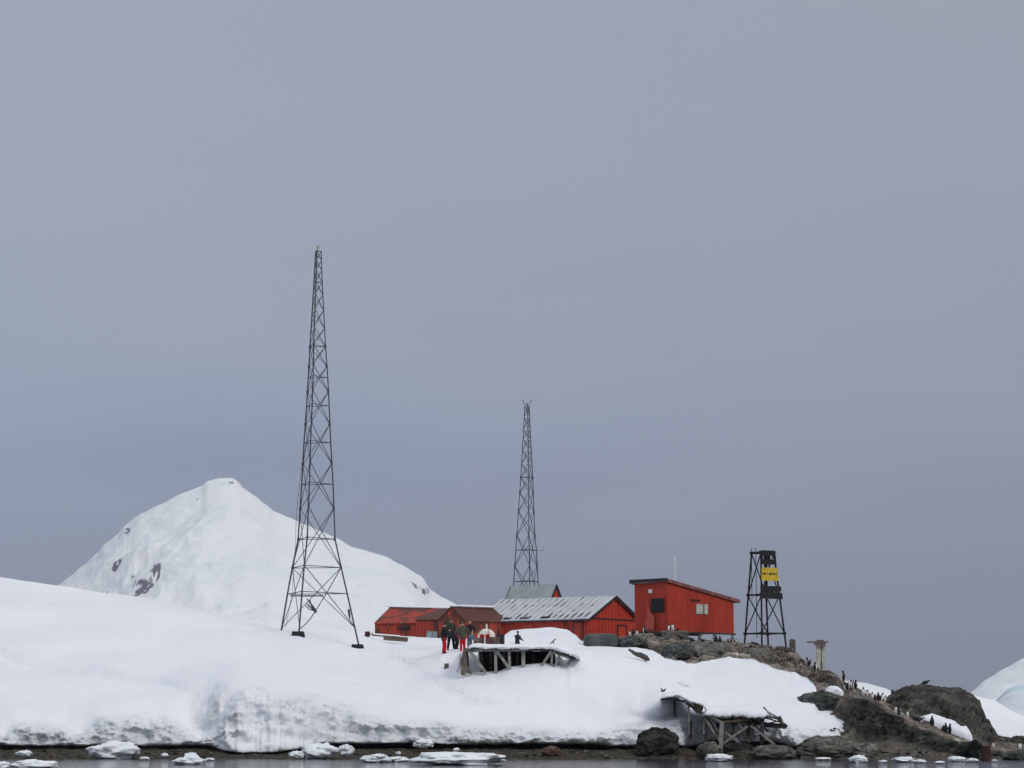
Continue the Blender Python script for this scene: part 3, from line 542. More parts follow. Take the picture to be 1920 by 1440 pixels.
# ------------------------------------------------------------------ lattice masts
def mast(name, label, Yc, prof, ratio_d, nodes, rings, feet, legw, brw, gus, steel):
    """prof: (v, u_left, u_right); three legs; ratio_d: turn of the triangle in degrees"""
    dl = radians(ratio_d)
    def legs(v):
        kn = sorted([(a, b, c) for a, b, c in prof]); 
        if v > kn[-1][0]:
            (v0, l0, r0), (v1, l1, r1) = kn[-2], kn[-1]; t = (v-v1)/(v1-v0); L, R_ = l1+(l1-l0)*t, r1+(r1-r0)*t
        else:
            for a, b in zip(kn, kn[1:]):
                if v <= b[0]: t = max(0, (v-a[0])/(b[0]-a[0])); L, R_ = a[1]+(b[1]-a[1])*t, a[2]+(b[2]-a[2])*t; break
        z = zof(v, Yc); R = 0
        for _ in range(4):
            xl, xr = xof(L, Yc-R*cos(-dl-radians(120)), z), xof(R_, Yc-R*cos(radians(120)-dl), z); R = (xr-xl)/(2*sin(radians(120))*cos(dl))
            cx = (xl+xr)/2-R*(sin(radians(120)-dl)-sin(radians(120)+dl))/2
        return [Vector((cx+R*sin(a), Yc-R*cos(a), z)) for a in (-dl-radians(120), -dl, radians(120)-dl)]
    ft = []
    for i in range(3):
        lo, hi = nodes[-1], nodes[-1]+90; 
        while lo < hi:
            q = legs(lo)[i]; g = ground(q.x, q.y, 8)
            if q.z < g+.25: break
            lo += .5
        ft.append(lo)
    base = legs(nodes[-1])[1]; root = thing(name, (base.x, base.y, ground(base.x, base.y, 8)), label, 'tower')
    vs = sorted(p[0] for p in prof)
    for i in range(3):
        b = MB(); pts = [legs(v)[i] for v in vs if v < ft[i]-2]+[legs(ft[i]+8)[i]]
        ws = [legw*(.55+.45*(k/len(pts))) for k in range(len(pts))]
        for k, (p, q) in enumerate(zip(pts, pts[1:])): b.beam(p, q+(q-p).normalized()*.01, ws[k+1])
        b.build('leg', steel, root)
        if feet:
            f = legs(ft[i])[i]; g = ground(f.x, f.y, 8)
            if i > 0:
                b = MB(); h = .42; 
                b.hexa([(f.x-.44, f.y-.40, g-.35), (f.x+.42, f.y-.40, g-.55), (f.x+.42, f.y+.4, g-.35), (f.x-.44, f.y+.4, g-.25), (f.x-.40, f.y-.28, g+.24), (f.x+.28, f.y-.28, g+.24), (f.x+.28, f.y+.28, g+.2), (f.x-.40, f.y+.28, g+.2)]); b.build('footing', M['black_steel'], root)
    fa = ((1, 2), (0, 2), (0, 1))
    for k, (a, b_) in enumerate(zip(nodes, nodes[1:])):
        A, B = legs(a), legs(b_)
        for i, j in fa:
            wd = brw*(.6+.4*k/len(nodes)); b = MB(); b.beam(A[i], B[j], wd)
            if not (feet and b_ == nodes[-1] and (i, j) == (1, 2)): b.beam(A[j], B[i], wd*.95)
            b.build('cross_brace', steel, root)
    for v in rings:
        A = legs(v); b = MB(); tt = (v-nodes[0])/(nodes[-1]-nodes[0])
        for i, j in fa: b.beam(A[i], A[j], brw*(.7+.5*tt))
        b.build('ring_brace', steel, root)
    for i in range(3):
        for v in gus:
            b = MB(); q = legs(v)[i]; c = sum(legs(v), Vector())/3; d = (c-q).normalized(); b.obox(q+d*.02, d*.065, d.cross(Vector((0, 0, 1)))*.045, (0, 0, .10)); b.build('gusset_plate', steel, root)
    return root, legs
PR1 = [(470, 591.7, 602.2), (529.6, 588.5, 604.2), (649, 581, 610.4), (707, 578, 614.6), (760, 574.8, 617.2), (829, 570, 620), (907, 565.7, 624.4), (1010, 559, 628.2), (1063, 548, 639.7), (1112, 539, 651), (1177, 528, 665.5), (1215, 521.6, 674)]
t1, legs1 = mast('radio_mast', 'tall dark steel lattice mast standing on the open snow slope', 150, PR1, 11.5, [471, 488, 507, 529, 552, 581, 615, 649, 686, 733, 794, 868, 952, 1063, 1176], [471, 529, 649, 707, 760, 829, 907, 1010, 1063, 1112], True, .10, .039, [649, 686, 733, 794, 868, 952, 1010, 1063], M['mast_steel'])
q = legs1(470)[1]; b = MB(); b.tube([q+Vector((.05, .1, 0)), q+Vector((.05, .1, .15))], .05); b.tube([q+Vector((.05, .1, .14)), q+Vector((.05, .1, .22)), q+Vector((.05, .1, .32)), q+Vector((.05, .1, .36))], [.06, .10, .08, .03], 10); b.build('beacon_lamp', M['worn_white'], t1)
A = legs1(1112); b = MB(); m0 = (A[0]+A[1])/2*.5+(A[1]+A[0])/2*.5; b.beam(A[0]+(A[2]-A[0])*.22-Vector((0, .3, .12)), A[0]+(A[2]-A[0])*.42-Vector((0, .3, .14)), .35, .07); b.beam(A[0]+(A[2]-A[0])*.05-Vector((0, 0, .1)), A[0]+(A[2]-A[0])*.6-Vector((0, 0, .12)), .12, .07); b.build('rusty_walkway', M['rust'], t1)
# bent brace and torn cables hanging near its feet
b = MB(); a0 = legs1(1063)[2]; e0 = legs1(1180)[1]; pts = [a0]+[P(u, v, a0.y+(e0.y-a0.y)*t) for u, v, t in ((613, 1111, .35), (592, 1145, .7), (582, 1160, .8), (574, 1169, .9), (564, 1178, .98))]+[e0]
b.tube(pts, .03, 6); b.build('bent_brace', M['mast_steel'], t1)
b = MB(); c0 = P(592, 1147, 148)
random.seed(3)
for k in range(9):
    s0 = P(572+random.random()*10, 1122+random.random()*16, 148); b.tube([s0, s0+(c0-s0)*.5+Vector((random.uniform(-.1, .1), 0, random.uniform(-.08, .08))), c0+Vector((random.uniform(-.08, .08), 0, random.uniform(-.1, .1)))], .032, 5)
b.build('torn_cable', M['mast_steel'], t1)
b = MB(); c0 = P(656, 1162, 150.2)
for k in range(4):
    s0 = P(651+random.random()*5, 1139+random.random()*14, 150.2); b.tube([c0, c0+(s0-c0)*.5+Vector((random.uniform(-.05, .05), 0, .03)), s0], .03, 5)
b.ball(P(654, 1146, 150.2), (.08, .06, .11), 6); b.tube([P(654, 1147, 150.2), P(656, 1160, 150.3), P(664, 1175, 150.5)], .02, 5)
b.build('torn_cable', M['mast_steel'], t1)
b = MB(); b.tube([P(581, 797, 149.5), P(566, 870, 149.5), P(556, 960, 149.5), P(553, 1040, 149.5), P(548, 1110, 149.5), P(536, 1176, 150)], .012, 5); b.build('hanging_wire', M['mast_steel'], t1)
PR2 = [(760, 984.2, 992), (895, 976.5, 998.9), (1004, 968.8, 1003), (1031, 967, 1005.8), (1090, 963.4, 1008.9), (1150, 959.8, 1012.4)]
t2, legs2 = mast('weather_mast', 'shorter steel lattice mast rising behind the green grey roof', 206, PR2, -10, [760, 782, 805, 823, 843, 869, 895, 923, 958, 1004, 1061, 1128], [760, 895, 1031, 1090], False, .10, .044, [895, 923, 958, 1004, 1061], M['mast_steel'])
q = (legs2(760)[0]+legs2(760)[2])/2; b = MB(); Z = Vector((0, 0, 1)); X = Vector((1, 0, 0))
b.tube([q, q+Z*.2], .04, 6); b.tube([q-X*.33+Z*.42, q-X*.33+Z*.25, q-X*.25+Z*.17, q+X*.25+Z*.17, q+X*.35+Z*.25, q+X*.35+Z*.45], .022, 6); b.ball(q-X*.33+Z*.42, .05, 5); b.ball(q+X*.35+Z*.45, .05, 5); b.build('wind_sensor', M['mast_steel'], t2)
q = legs2(1031)[2]; b = MB(); b.tube([q, q+X*.62, q+X*.62+Z*.32], .022, 6); b.build('side_antenna', M['mast_steel'], t2)
# ------------------------------------------------------------------ sheds
def gable(name, label, K, length, width, ze, zr, zb, mats, L=LD, G=GD, ov=.22, rt=.07, lengthcut=None):
    """K: near corner (x,y) ; wall face prism; roof two slabs"""
    K = Vector((K[0], K[1], 0)); root = thing(name, (K.x, K.y, zb), label, 'building')
    Zv = Vector((0, 0, 1)); wl = MB()
    c = [K, K+L*length, K+L*length+G*width, K+G*width]
    wl.face([c[0]+Zv*zb, c[1]+Zv*zb, c[1]+Zv*ze, c[0]+Zv*ze], 1); wl.face([c[3]+Zv*zb, c[2]+Zv*zb, c[2]+Zv*ze, c[3]+Zv*ze], 1)
    for a, d in ((c[0], c[3]), (c[1], c[2])):
        wl.face([a+Zv*zb, d+Zv*zb, d+Zv*ze, (a+d)/2+Zv*zr, a+Zv*ze], 0)
    wl.build('wall', [mats['gable'], mats['side']], root)
    sl_ = (zr-ze)/(width/2); rf = MB(); ridge0 = K+G*width/2-L*ov+Zv*(zr+rt); ridge1 = K+G*width/2+L*(length+ov)+Zv*(zr+rt)
    for sgn in (-1, 1):
        e0 = ridge0+G*sgn*(width/2+ov)-Zv*sl_*(width/2+ov); e1 = ridge1+G*sgn*(width/2+ov)-Zv*sl_*(width/2+ov); d = Zv*rt
        rf.hexa([e0-d, e1-d, ridge1-d, ridge0-d, e0, e1, ridge1, ridge0], 0)
    r = rf.build('roof', [mats['roof']], root)
    # verge boards
    for e, o_ in ((ridge0, -1), (ridge1, 1)):
        b = MB()
        for sgn in (-1, 1):
            p = e+G*sgn*(width/2+ov)-Zv*(sl_*(width/2+ov)+rt*1.2); q = e-Zv*rt*1.2; b.beam(p+L*o_*.02, q+L*o_*.02, .05, .16)
        b.build('verge_board', mats['trim'], root)
    return root, K, ridge0, ridge1
def solveK(u, v, Y): p = P(u, v, Y); return p
KA = P(1104, 1158, 185)
zeA = KA.z; LA = 10.6; WA = 6.9
shed, K, r0, r1 = gable('long_shed', 'long orange red shed with pale grey slatted metal roof facing the snow mound', (KA.x, KA.y), LA, WA, zeA, zeA+1.72, zeA-2.6, dict(gable=M['shed_red'], side=M['shed_side_red'], roof=M['pale_roof'], trim=M['dark_trim']))
Zv = Vector((0, 0, 1))
# open seams and holes of the near roof slope
random.seed(11)
e0 = r0-GD*(WA/2+.22)-Zv*(1.72/(WA/2))*(WA/2+.22); e1 = r1-GD*(WA/2+.22)-Zv*(1.72/(WA/2))*(WA/2+.22); up = (r0-e0); nrm = (e1-e0).cross(up).normalized(); nrm = nrm if nrm.z > 0 else -nrm
b = MB(); ns_ = 19
for i in range(1, ns_):
    s0 = e0+(e1-e0)*(i/ns_)
    for t in range(4):
        if random.random() < (.85 if t == 0 else .3):
            a = t*.25+.03+random.random()*.06; l = .07+random.random()*.14; wv = (.05 if t else .10)
            p = s0+up*a+nrm*.02; q = s0+up*min(.98, a+l)+nrm*.02; b = MB(); b.beam(p, q, wv if t == 0 else .03, .03, up=nrm); b.build('roof_seam', M['black_gap'], shed)
for s_k in (.36, .385, .41, .55, .585, .71, .73, .77):
    p = e0+(e1-e0)*s_k+up*.04+nrm*.025; b = MB(); b.beam(p, p+up*.07, .26, .03, up=nrm); b.build('roof_hole', M['black_gap'], shed)
b = MB()
for i in range(1, ns_):
    s0 = e0+(e1-e0)*(i/ns_)+(e1-e0).normalized()*.05; b.beam(s0+nrm*.012, s0+up+nrm*.012, .045, .03, up=nrm)
b.build('roof_rib', M['roof_grey'], shed)
b = MB(); p = e0-Zv*.10; b.beam(e0-Zv*.13, e1-Zv*.13, .05, .12); b.build('eave_board', M['dark_trim'], shed)
fr = -LD; # outward of the near gable
b = MB(); b.beam(K+GD*0.0+Zv*(zeA-.02)+fr*.02, K+GD*WA+Zv*(zeA-.02)+fr*.02, .05, .10); b.build('gable_band', M['dark_trim'], shed)
def door_on(root, K, out, along, s, w, z0, z1, frame, panel, name='door', fw=.09):
    a = K+along*s+out*.03; d = MB(); d.obox(a+along*w/2+Zv*(z0+z1)/2, along*w/2, out*.03, Zv*(z1-z0)/2); dd = d.build(name, panel, root)
    f = MB(); 
    for p, q in ((a+Zv*z0, a+Zv*z1), (a+along*w+Zv*z0, a+along*w+Zv*z1), (a-along*fw/2+Zv*(z1+fw/2), a+along*(w+fw/2)+Zv*(z1+fw/2))): f.beam(p+out*.03, q+out*.03, fw, fw)
    f.build('door_frame', frame, dd); return dd
door_on(shed, K, fr, GD, 3.85, 1.15, zeA-2.3, zeA-.5, M['dark_trim'], M['door_red'])
door_on(shed, K, -GD, LD, .55, .85, zeA-2.3, zeA-.35, M['dark_trim'], M['window_board'])
for s0 in (2.2, 3.75, 5.15, 6.9, 8.6):
    a = K+LD*s0-GD*.03; d = MB(); d.obox(a+LD*.35+Zv*(zeA-.62), LD*.36, GD*.03, Zv*.28); wd = d.build('window_shutter', M['window_board'], shed)
# small building behind
KC = P(1034, 1121, 198); gs = gable('gabled_annex', 'small steep gabled red building with green grey roof behind the long shed', (KC.x-.35, KC.y-.4), 4.3, 2.3, P(1041, 1097, 199.5).z-1.85, P(1041, 1097, 199.5).z-.05, KC.z-4, dict(gable=M['door_red'], side=M['shed_side_red'], roof=M['green_roof'], trim=M['dark_trim']), ov=.12)
# rusty sheds on the left
def quadshed(name, label, pts, zb, roofm, wallm, trim=None):
    """pts: eave-left, eave-right, ridge-right, ridge-left world points; mirrored back slope; walls down to zb"""
    el_, er, rr, rl = pts; root = thing(name, (el_.x, el_.y, zb), label, 'building')
    bl = rl+(rl-el_)*.9; bl.z = el_.z; br = rr+(rr-er)*.9; br.z = er.z
    b = MB(); t = Zv*.07
    ex = lambda a, c: (a-c).normalized()*.12
    E0, E1 = el_+ex(el_, rl), er+ex(er, rr); H0, H1 = bl+ex(bl, rl), br+ex(br, rr)
    b.hexa([E0, E1, rr, rl, E0+t, E1+t, rr+t, rl+t]); b.hexa([rl, rr, H1, H0, rl+t, rr+t, H1+t, H0+t])
    b.build('roof', roofm, root)
    w = MB(); dn = lambda p: Vector((p.x, p.y, zb)); in_ = lambda p, c: p+(c-p)*.03
    w.face([dn(el_), dn(er), er-t, el_-t]); w.face([dn(er), dn(br), br-t, rr-t, er-t]); w.face([dn(el_), dn(bl), bl-t, rl-t, el_-t]); w.face([dn(bl), dn(br), br-t, bl-t])
    w.build('wall', wallm, root)
    if trim:
        b = MB(); b.beam(el_, rl, .06, .14); b.beam(er, rr, .06, .14); b.build('verge_board', trim, root)
    return root
d1 = quadshed('rusty_shed', 'orange shed with rust streaked red roof, farthest left of the buildings', [P(703, 1169, 195), P(846, 1167, 193), P(862, 1142.3, 196), P(732, 1140, 198)], 7.0, M['rusty_roof_red'], M['rusty_red'], M['rust'])
q = P(0, 0, 1)
def face_pt(u, v, A, B, off=.05):
    """point on the vertical plane through A,B seen at u,v"""
    t = (720-v)/F; d = Vector(((u-960)/F, cos(PT)-sin(PT)*t, sin(PT)+cos(PT)*t)); n = (B-A).cross(Zv).normalized()
    if n.y > 0: n = -n
    k = (A-Vector((0, 0, ZC))).dot(n)/d.dot(n); return Vector((0, 0, ZC))+d*k+n*off, n
def panel(name, root, u0, v0, u1, v1, A, B, mt, off=.04, th=.04):
    p, n = face_pt((u0+u1)/2, (v0+v1)/2, A, B, off); al = (B-A); al.z = 0; al.normalize()
    p0, _ = face_pt(u0, (v0+v1)/2, A, B); p1, _ = face_pt(u1, (v0+v1)/2, A, B); w = (p1-p0).length/2; h = (zof(v0, p.y)-zof(v1, p.y))/2
    b = MB(); b.obox(p, al*w, n*th/2, Zv*h); return b.build(name, mt, root), p, al, n, w, h
A_, B_ = P(703, 1169, 195), P(846, 1167, 193)
panel('rusty_hatch', d1, 745, 1175, 769, 1181, A_, B_, M['rust'])
b = MB(); a, c = P(732, 1138.6, 198), P(846, 1141.5, 196.2)
for k in range(24):
    p = a+(c-a)*(k/23); b.ball(p+Zv*(.05), (.28, .25, .07+.05*random.random()), 6)
b.build('roof_snow', M['snow'], d1, smooth=True)
d2 = quadshed('brown_roof_shed', 'low red shed with plain brown roof in front of the rusty shed', [P(780, 1162, 190), P(847, 1162, 188.5), P(852, 1142.2, 191.5), P(827, 1142.6, 192.2)], 7.0, M['brown_roof'], M['rusty_red'])
pn = panel('window', d2, 801, 1184, 821, 1197, P(780, 1162, 190), P(847, 1162, 188.5), M['glass_blue']); b = MB(); _, p, al, n, w_, h_ = pn
for s_ in (-1, 0, 1): b.obox(p+al*w_*s_+n*.04, al*.04, n*.02, Zv*h_)
b.obox(p+Zv*h_+n*.04, al*w_, n*.02, Zv*.04); b.build('window_frame', M['grey_wood'], pn[0])
# third: gable faces the camera, ridge runs right and back
ap = P(848, 1138, 188); ee = P(874, 1163, 187.4); root = thing('gable_front_shed', (ap.x, ap.y, 7), 'rust patched red gable with brown roof touching the long shed', 'building')
RD = (P(924, 1140, 190.5)-ap); RD.z = 0
hw = ee-ap; dep = 0
lft = ap-Vector((hw.x, hw.y, -hw.z)); w = MB(); w.face([Vector((lft.x, lft.y, 7)), Vector((ee.x, ee.y, 7)), ee, ap, lft]); w.face([Vector((ee.x, ee.y, 7)), Vector((ee.x, ee.y, 7))+RD, ee+RD, ee]); w.face([Vector((ee.x, ee.y, 7))+RD, Vector((lft.x, lft.y, 7))+RD, lft+RD, ap+RD, ee+RD])
w.build('wall', M['rust_gable'], root); b = MB(); t = Zv*.07; o_ = Vector((-.1, -.05, 0)); h2 = ee+hw.normalized()*.15
b.hexa([ap+o_, h2+o_, h2+RD, ap+RD, ap+o_+t, h2+o_+t, h2+RD+t, ap+RD+t]); b.hexa([ap+o_, lft+o_, lft+RD, ap+RD, ap+o_+t, lft+o_+t, lft+RD+t, ap+RD+t]); b.build('roof', M['brown_roof'], root)
b = MB()
for k in range(18):
    p = ap+RD*(k/17); b.ball(p+Zv*.1, (.25, .3, .06+.05*random.random()), 6)
b.build('roof_snow', M['snow'], root, smooth=True)
# ------------------------------------------------------------------ hut on stilts
kb = P(1252, 1183, 178); zb = kb.z; zt = P(1252, 1092, 178).z; K = Vector((kb.x, kb.y, 0)); LW = 3.15; RW = 7.6; zt2 = zt-1.12
hut = thing('stilt_hut', (kb.x, kb.y, zb), 'box shaped red hut with sloping flat roof on stilts on the rock', 'building')
w = MB(); c = [K, K+B1*LW, K+B1*LW+B2*RW, K+B2*RW]; zz = [zt, zt, zt2, zt2]
w.hexa([p+Zv*zb for p in c]+[p+Zv*z for p, z in zip(c, zz)]); w.build('wall', M['hut_red'], hut)
r = MB(); sl2 = (zt2-zt)/RW; ov = .34; f = lambda a, s_: K+B1*a+B2*s_+Zv*(zt+sl2*s_)
q4 = [f(-.15, -.15), f(LW+ov, -.15), f(LW+ov, RW+.62), f(-.15, RW+.62)]; th = Zv*.24
r.hexa([p+Zv*.003 for p in q4]+[p+th for p in q4]); r.build('roof', M['trim_red'], hut)
b = MB(); b.beam(q4[0]+th*.75-B2*.02, q4[1]+th*.75-B2*.02, .06, .22); b.build('fascia_board', M['dark_trim'], hut)
b = MB(); b.beam(q4[0]+(q4[1]-q4[0])*.35+th*.1-B2*.03, q4[1]+th*.1-B2*.03, .04, .07); b.build('fascia_board', M['concrete'], hut)
LF = (K+Zv*zb, K+B1*LW+Zv*zb); RF = (K+Zv*zb, K+B2*RW+Zv*zb)
wd, p, al, n, w_, h_ = panel('window_board', hut, 1221.5, 1122, 1246.5, 1148, *LF, M['black_steel'], off=.05)
panel('vent_plate', hut, 1216.5, 1105, 1223.5, 1112, *LF, M['white_paint'])
sh, p, al, n, w_, h_ = panel('window_shutter', hut, 1304.5, 1133, 1326, 1151.5, *RF, M['worn_white'], off=.05)
b = MB(); b.obox(p+al*w_*.25+n*.03, al*.03, n*.01, Zv*h_); b.build('shutter_gap', M['dark_wood'], sh)
panel('hinge_batten', hut, 1295, 1124, 1312, 1127, *RF, M['rust'])
b = MB(); b.beam(K+Zv*(zb-.06)-B1*.05, K+B2*(RW+.1)+Zv*(zb-.06)-B1*.05, .14, .12); b.beam(K+Zv*(zb-.06)+B1*LW, K+B2*RW+Zv*(zb-.06)+B1*LW, .14, .12); b.beam(K+Zv*(zb-.06), K+B1*LW+Zv*(zb-.06), .12, .12); b.build('floor_beam', M['dark_wood'], hut)
for s_, t in ((1.9, 0), (3.6, 0), (5.3, 0), (7.4, 0), (3.6, 3.2), (7.4, 3.2), (1.9, 3.2)):
    p = K+B2*s_+B1*t; g = ground(p.x, p.y, zb-1); b = MB(); b.beam(Vector((p.x, p.y, min(g, zb-.4)-.3)), Vector((p.x, p.y, zb-.121)), .16); b.build('stilt', M['grey_wood'], hut)
# leaning pale red ramp at left face
b = MB(); pp = [face_pt(u, v, *LF, off=o2)[0] for u, v, o2 in ((1215, 1130, .08), (1220, 1146, .10), (1228, 1155, .12), (1229, 1182, .22), (1213, 1181, .2))]; b.face(pp); b.face([p+Vector((.03, -.06, 0)) for p in pp]); 
for i in range(5): b.face([pp[i], pp[(i+1) % 5], pp[(i+1) % 5]+Vector((.03, -.06, 0)), pp[i]+Vector((.03, -.06, 0))])
b.build('leaning_panel', M['faded_red'], hut)
# plinth
def lump(name, label, cat, u0, u1, v0, v1, Y, mt, dep=1.2, seed=0, rough=.18, sub=4, boxy=0, group=None, sink=.15, kind=None):
    c = P((u0+u1)/2, v1, Y); w = (u1-u0)/F*Y/2; h = zof(v0, Y)-zof(v1, Y)
    bm = bmesh.new(); bmesh.ops.create_icosphere(bm, subdivisions=sub, radius=1); off = Vector((seed*7.3, seed*3.1, seed*5.7))
    for vv in bm.verts:
        p = vv.co.copy()
        if boxy: p = Vector([math.copysign(abs(a)**(1-boxy), a) for a in p])
        n1 = fbm(p*1.1+off, 4); dd, _ = NZ.voronoi(p*1.5+off+Vector((fbm(p*2, 2), 0, fbm(p*2+off, 2)))*.3); ce = (min(.6, dd[1]-dd[0])-.25)*1.6; r_ = NZ.ridged_multi_fractal(p*1.2+off, .9, 2.1, 4, 1, 2)-1.1
        d2, _ = NZ.voronoi(p*4+off); p *= 1+rough*(n1*.9+ce*.9+r_*.4+(min(.5, d2[1]-d2[0])-.2)*.45)
        vv.co = Vector((p.x*w, p.y*dep, (p.z*.5+.5)*h*(1+sink)-h*sink))
    me = bpy.data.meshes.new(name); bm.to_mesh(me); bm.free(); me.materials.append(mt)
    for pl in me.polygons: pl.use_smooth = boxy == 0
    ob = bpy.data.objects.new(name, me); COL.objects.link(ob); ob.location = c; tag(ob, label, cat, group, kind); return ob
lump('plinth', 'rough concrete block under the near corner of the red hut', 'block', 1237, 1290, 1183, 1201, 176.0, M['concrete'], .9, 3, .05, 4, .75)
lump('boulder', 'dark flat boulder beside the concrete plinth below the black window board', 'rock', 1198, 1238, 1183, 1199, 175.5, M['dark_rock'], .8, 4, .15, 4, .3)
pl = P(1265.5, 1087, 180.5); b = MB(); g0 = P(1265.5, 1092, 180.5); b.tube([g0, P(1265.5, 1044, 180.5)], [.055, .045], 8); b.ball(P(1264.8, 1050, 180.5), .07, 6); ob = b.build('flag_pole', M['white_paint'], None, loc=g0); tag(ob, 'thin white pole sticking up above the red hut roof', 'pole')
# ------------------------------------------------------------------ black beacon tower
def bcorner(zf, i):
    """zf 0 base..1 top"""
    s_ = 2.1+(1.12-2.1)*zf; cb = P(1434.5, 1208, 176); cx = cb.x+(-.08)*zf; cy = cb.y
    fx = Vector((.862, .507, 0)); sd = Vector((-.507, .862, 0)); z0 = P(1434, 1208, 176).z; z1 = P(1434, 1034, 176).z
    a, b_ = ((-.5, -.5), (.5, -.5), (.5, .5), (-.5, .5))[i]; p = Vector((cx, cy, z0+(z1-z0)*zf))+fx*a*s_+sd*b_*s_; return p
bt = thing('beacon_tower', (P(1434.5, 1208, 176).x, 176, P(1434, 1208, 176).z), 'black four legged beacon tower carrying two yellow boards', 'tower')
for i in range(4):
    p = bcorner(0, i); g = ground(p.x, p.y, p.z); d = bcorner(1, i)-p; k = (g-.3-p.z)/d.z; b = MB(); b.beam(p+d*k, bcorner(1 if i else 1, i), .12); b.build('leg', M['black_steel'], bt)
for zf0, zf1 in ((.12, .52), (.54, .98)):
    for i, j in ((2, 3), (0, 1), (1, 2), (3, 0)):
        b = MB(); b.beam(bcorner(zf0, i), bcorner(zf1, j), .06); b.build('cross_brace', M['black_steel'], bt)
for zf in (.115, .53, .985):
    b = MB()
    for i in range(4):
        b.beam(bcorner(zf, i), bcorner(zf, (i+1) % 4), .09 if zf < .9 else .12); p = bcorner(zf, i); b.obox(p, (.13, 0, 0), (0, .07, 0), (0, 0, .10))
    b.build('ring_brace', M['black_steel'], bt)
def vz(v): return (1208-v)/(1208-1034)
fxx = Vector((.862, .507, 0)); outn = Vector((.507, -.862, 0))
for v0, v1, ex, mt in ((1033, 1043, .02, 'black_steel'), (1050, 1059.5, .03, 'black_steel'), (1065.5, 1075.5, .04, 'yellow_paint'), (1079, 1090, .05, 'yellow_paint'), (1100, 1109, .15, 'black_steel'), (1112.5, 1124, .18, 'black_steel')):
    a, c = bcorner(vz(v1), 0), bcorner(vz(v1), 1); a2, c2 = bcorner(vz(v0), 0), bcorner(vz(v0), 1); o3 = outn*.08; b = MB(); e = fxx*ex
    b.hexa([a-e+o3, c+e+o3, c+e+o3+outn*.05, a-e+o3+outn*.05, a2-e+o3, c2+e+o3, c2+e+o3+outn*.05, a2-e+o3+outn*.05]); b.build('board', M[mt], bt)
for v0, v1, fs in ((1042.5, 1050.5, (.02, .46, .55, .97)), (1109, 1113, (.05, .25, .33, .5, .6, .78, .95))):
    for f_ in fs:
        b = MB(); a, c = bcorner(vz((v0+v1)/2), 0), bcorner(vz((v0+v1)/2), 1); b.obox(a+(c-a)*f_+outn*.07, fxx*.10, outn*.03, Zv*(v1-v0)/2/26); b.build('batten', M['black_steel'], bt)
for f_ in (.10, .17, .48, .55, .62, .72, .80, .93):
    b = MB(); a, c = bcorner(vz(1077.3), 0), bcorner(vz(1077.3), 1); b.obox(a+(c-a)*f_+outn*.085, fxx*.035, outn*.02, Zv*.06); b.build('batten', M['black_steel'], bt)
for f_ in (.03, .28, .38, .66, .87, .98):
    b = MB(); a, c = bcorner(vz(1077.3), 0), bcorner(vz(1077.3), 1); b.obox(a+(c-a)*f_+outn*.085, fxx*.045, outn*.02, Zv*.075); b.build('batten', M['yellow_paint'], bt)
b = MB(); p = bcorner(.97, 3); b.tube([p-Zv*3.2, p+Zv*.45], .025, 5); b.build('ladder_rod', M['black_steel'], bt); b = MB(); p = bcorner(.97, 0)+(bcorner(.97, 3)-bcorner(.97, 0))*.55; b.tube([p-Zv*6, p+Zv*.45], .025, 5); b.build('ladder_rod', M['black_steel'], bt)
b = MB(); p = bcorner(.5, 0)+(bcorner(.5, 1)-bcorner(.5, 0))*.52+(bcorner(.5, 3)-bcorner(.5, 0))*.3; b.beam(p, Vector((p.x, p.y, bcorner(.97, 0).z)), .13); b.build('centre_post', M['black_steel'], bt)
# ------------------------------------------------------------------ concrete pillar and ruins
base = stand(1538, 1251); Yp = base.y
pr = thing('concrete_pillar', base, 'tall worn concrete pillar with a wide flat top slab on the ridge', 'pillar')
pp = lambda u, v, dy=0: P(u, v, Yp+dy)
b = MB(); b.hexa([pp(1530, 1256, -.28), pp(1537.5, 1256, -.28), pp(1537.5, 1256, .28), pp(1530, 1256, .28), pp(1529.5, 1212, -.25), pp(1537.8, 1212, -.25), pp(1537.8, 1212, .25), pp(1529.5, 1212, .25)]); b.build('shaft', M['worn_white'], pr)
b = MB(); b.hexa([pp(1539.5, 1256, -.2), pp(1547, 1256, -.2), pp(1547, 1256, .3), pp(1539.5, 1256, .3), pp(1539.3, 1212, -.2), pp(1547.3, 1212, -.2), pp(1547.3, 1212, .3), pp(1539.3, 1212, .3)]); b.obox((pp(1538.5, 1232)), (.05, 0, 0), (0, .2, 0), (0, 0, .75)); b.build('shaft', M['worn_white'], pr)
b = MB(); b.hexa([pp(1529.5, 1211.9, -.25), pp(1547.3, 1211.9, -.25), pp(1547.3, 1211.9, .3), pp(1529.5, 1211.9, .3), pp(1524.5, 1205.3, -.4), pp(1549, 1205.3, -.4), pp(1549, 1205.3, .4), pp(1524.5, 1205.3, .4)]); b.build('capital', M['worn_white'], pr)
b = MB(); b.hexa([pp(1513, 1205.2, -.6), pp(1553, 1205.2, -.6), pp(1553, 1205.2, .6), pp(1513, 1205.2, .6), pp(1513, 1202.5, -.6), pp(1553, 1202.5, -.6), pp(1553, 1202.5, .6), pp(1513, 1202.5, .6)]); b.obox(pp(1538, 1201.6), (.2, 0, 0), (0, .2, 0), (0, 0, .05)); b.build('top_slab', M['brown_wood'], pr)
lump('concrete_block', 'square grey concrete block beside the beacon tower legs', 'block', 1455, 1474, 1212, 1228, 164, M['concrete'], .5, 5, .05, 4, .8)
lump('concrete_block', 'broken low concrete piece between the square block and upright stump', 'block', 1472, 1486, 1214, 1230, 163.6, M['concrete'], .45, 6, .22, 4, .5)
lump('concrete_stump', 'narrow upright concrete stump at the right end of the rubble', 'post', 1481, 1491.5, 1198.5, 1229, 163.4, M['concrete'], .25, 7, .07, 4, .75)
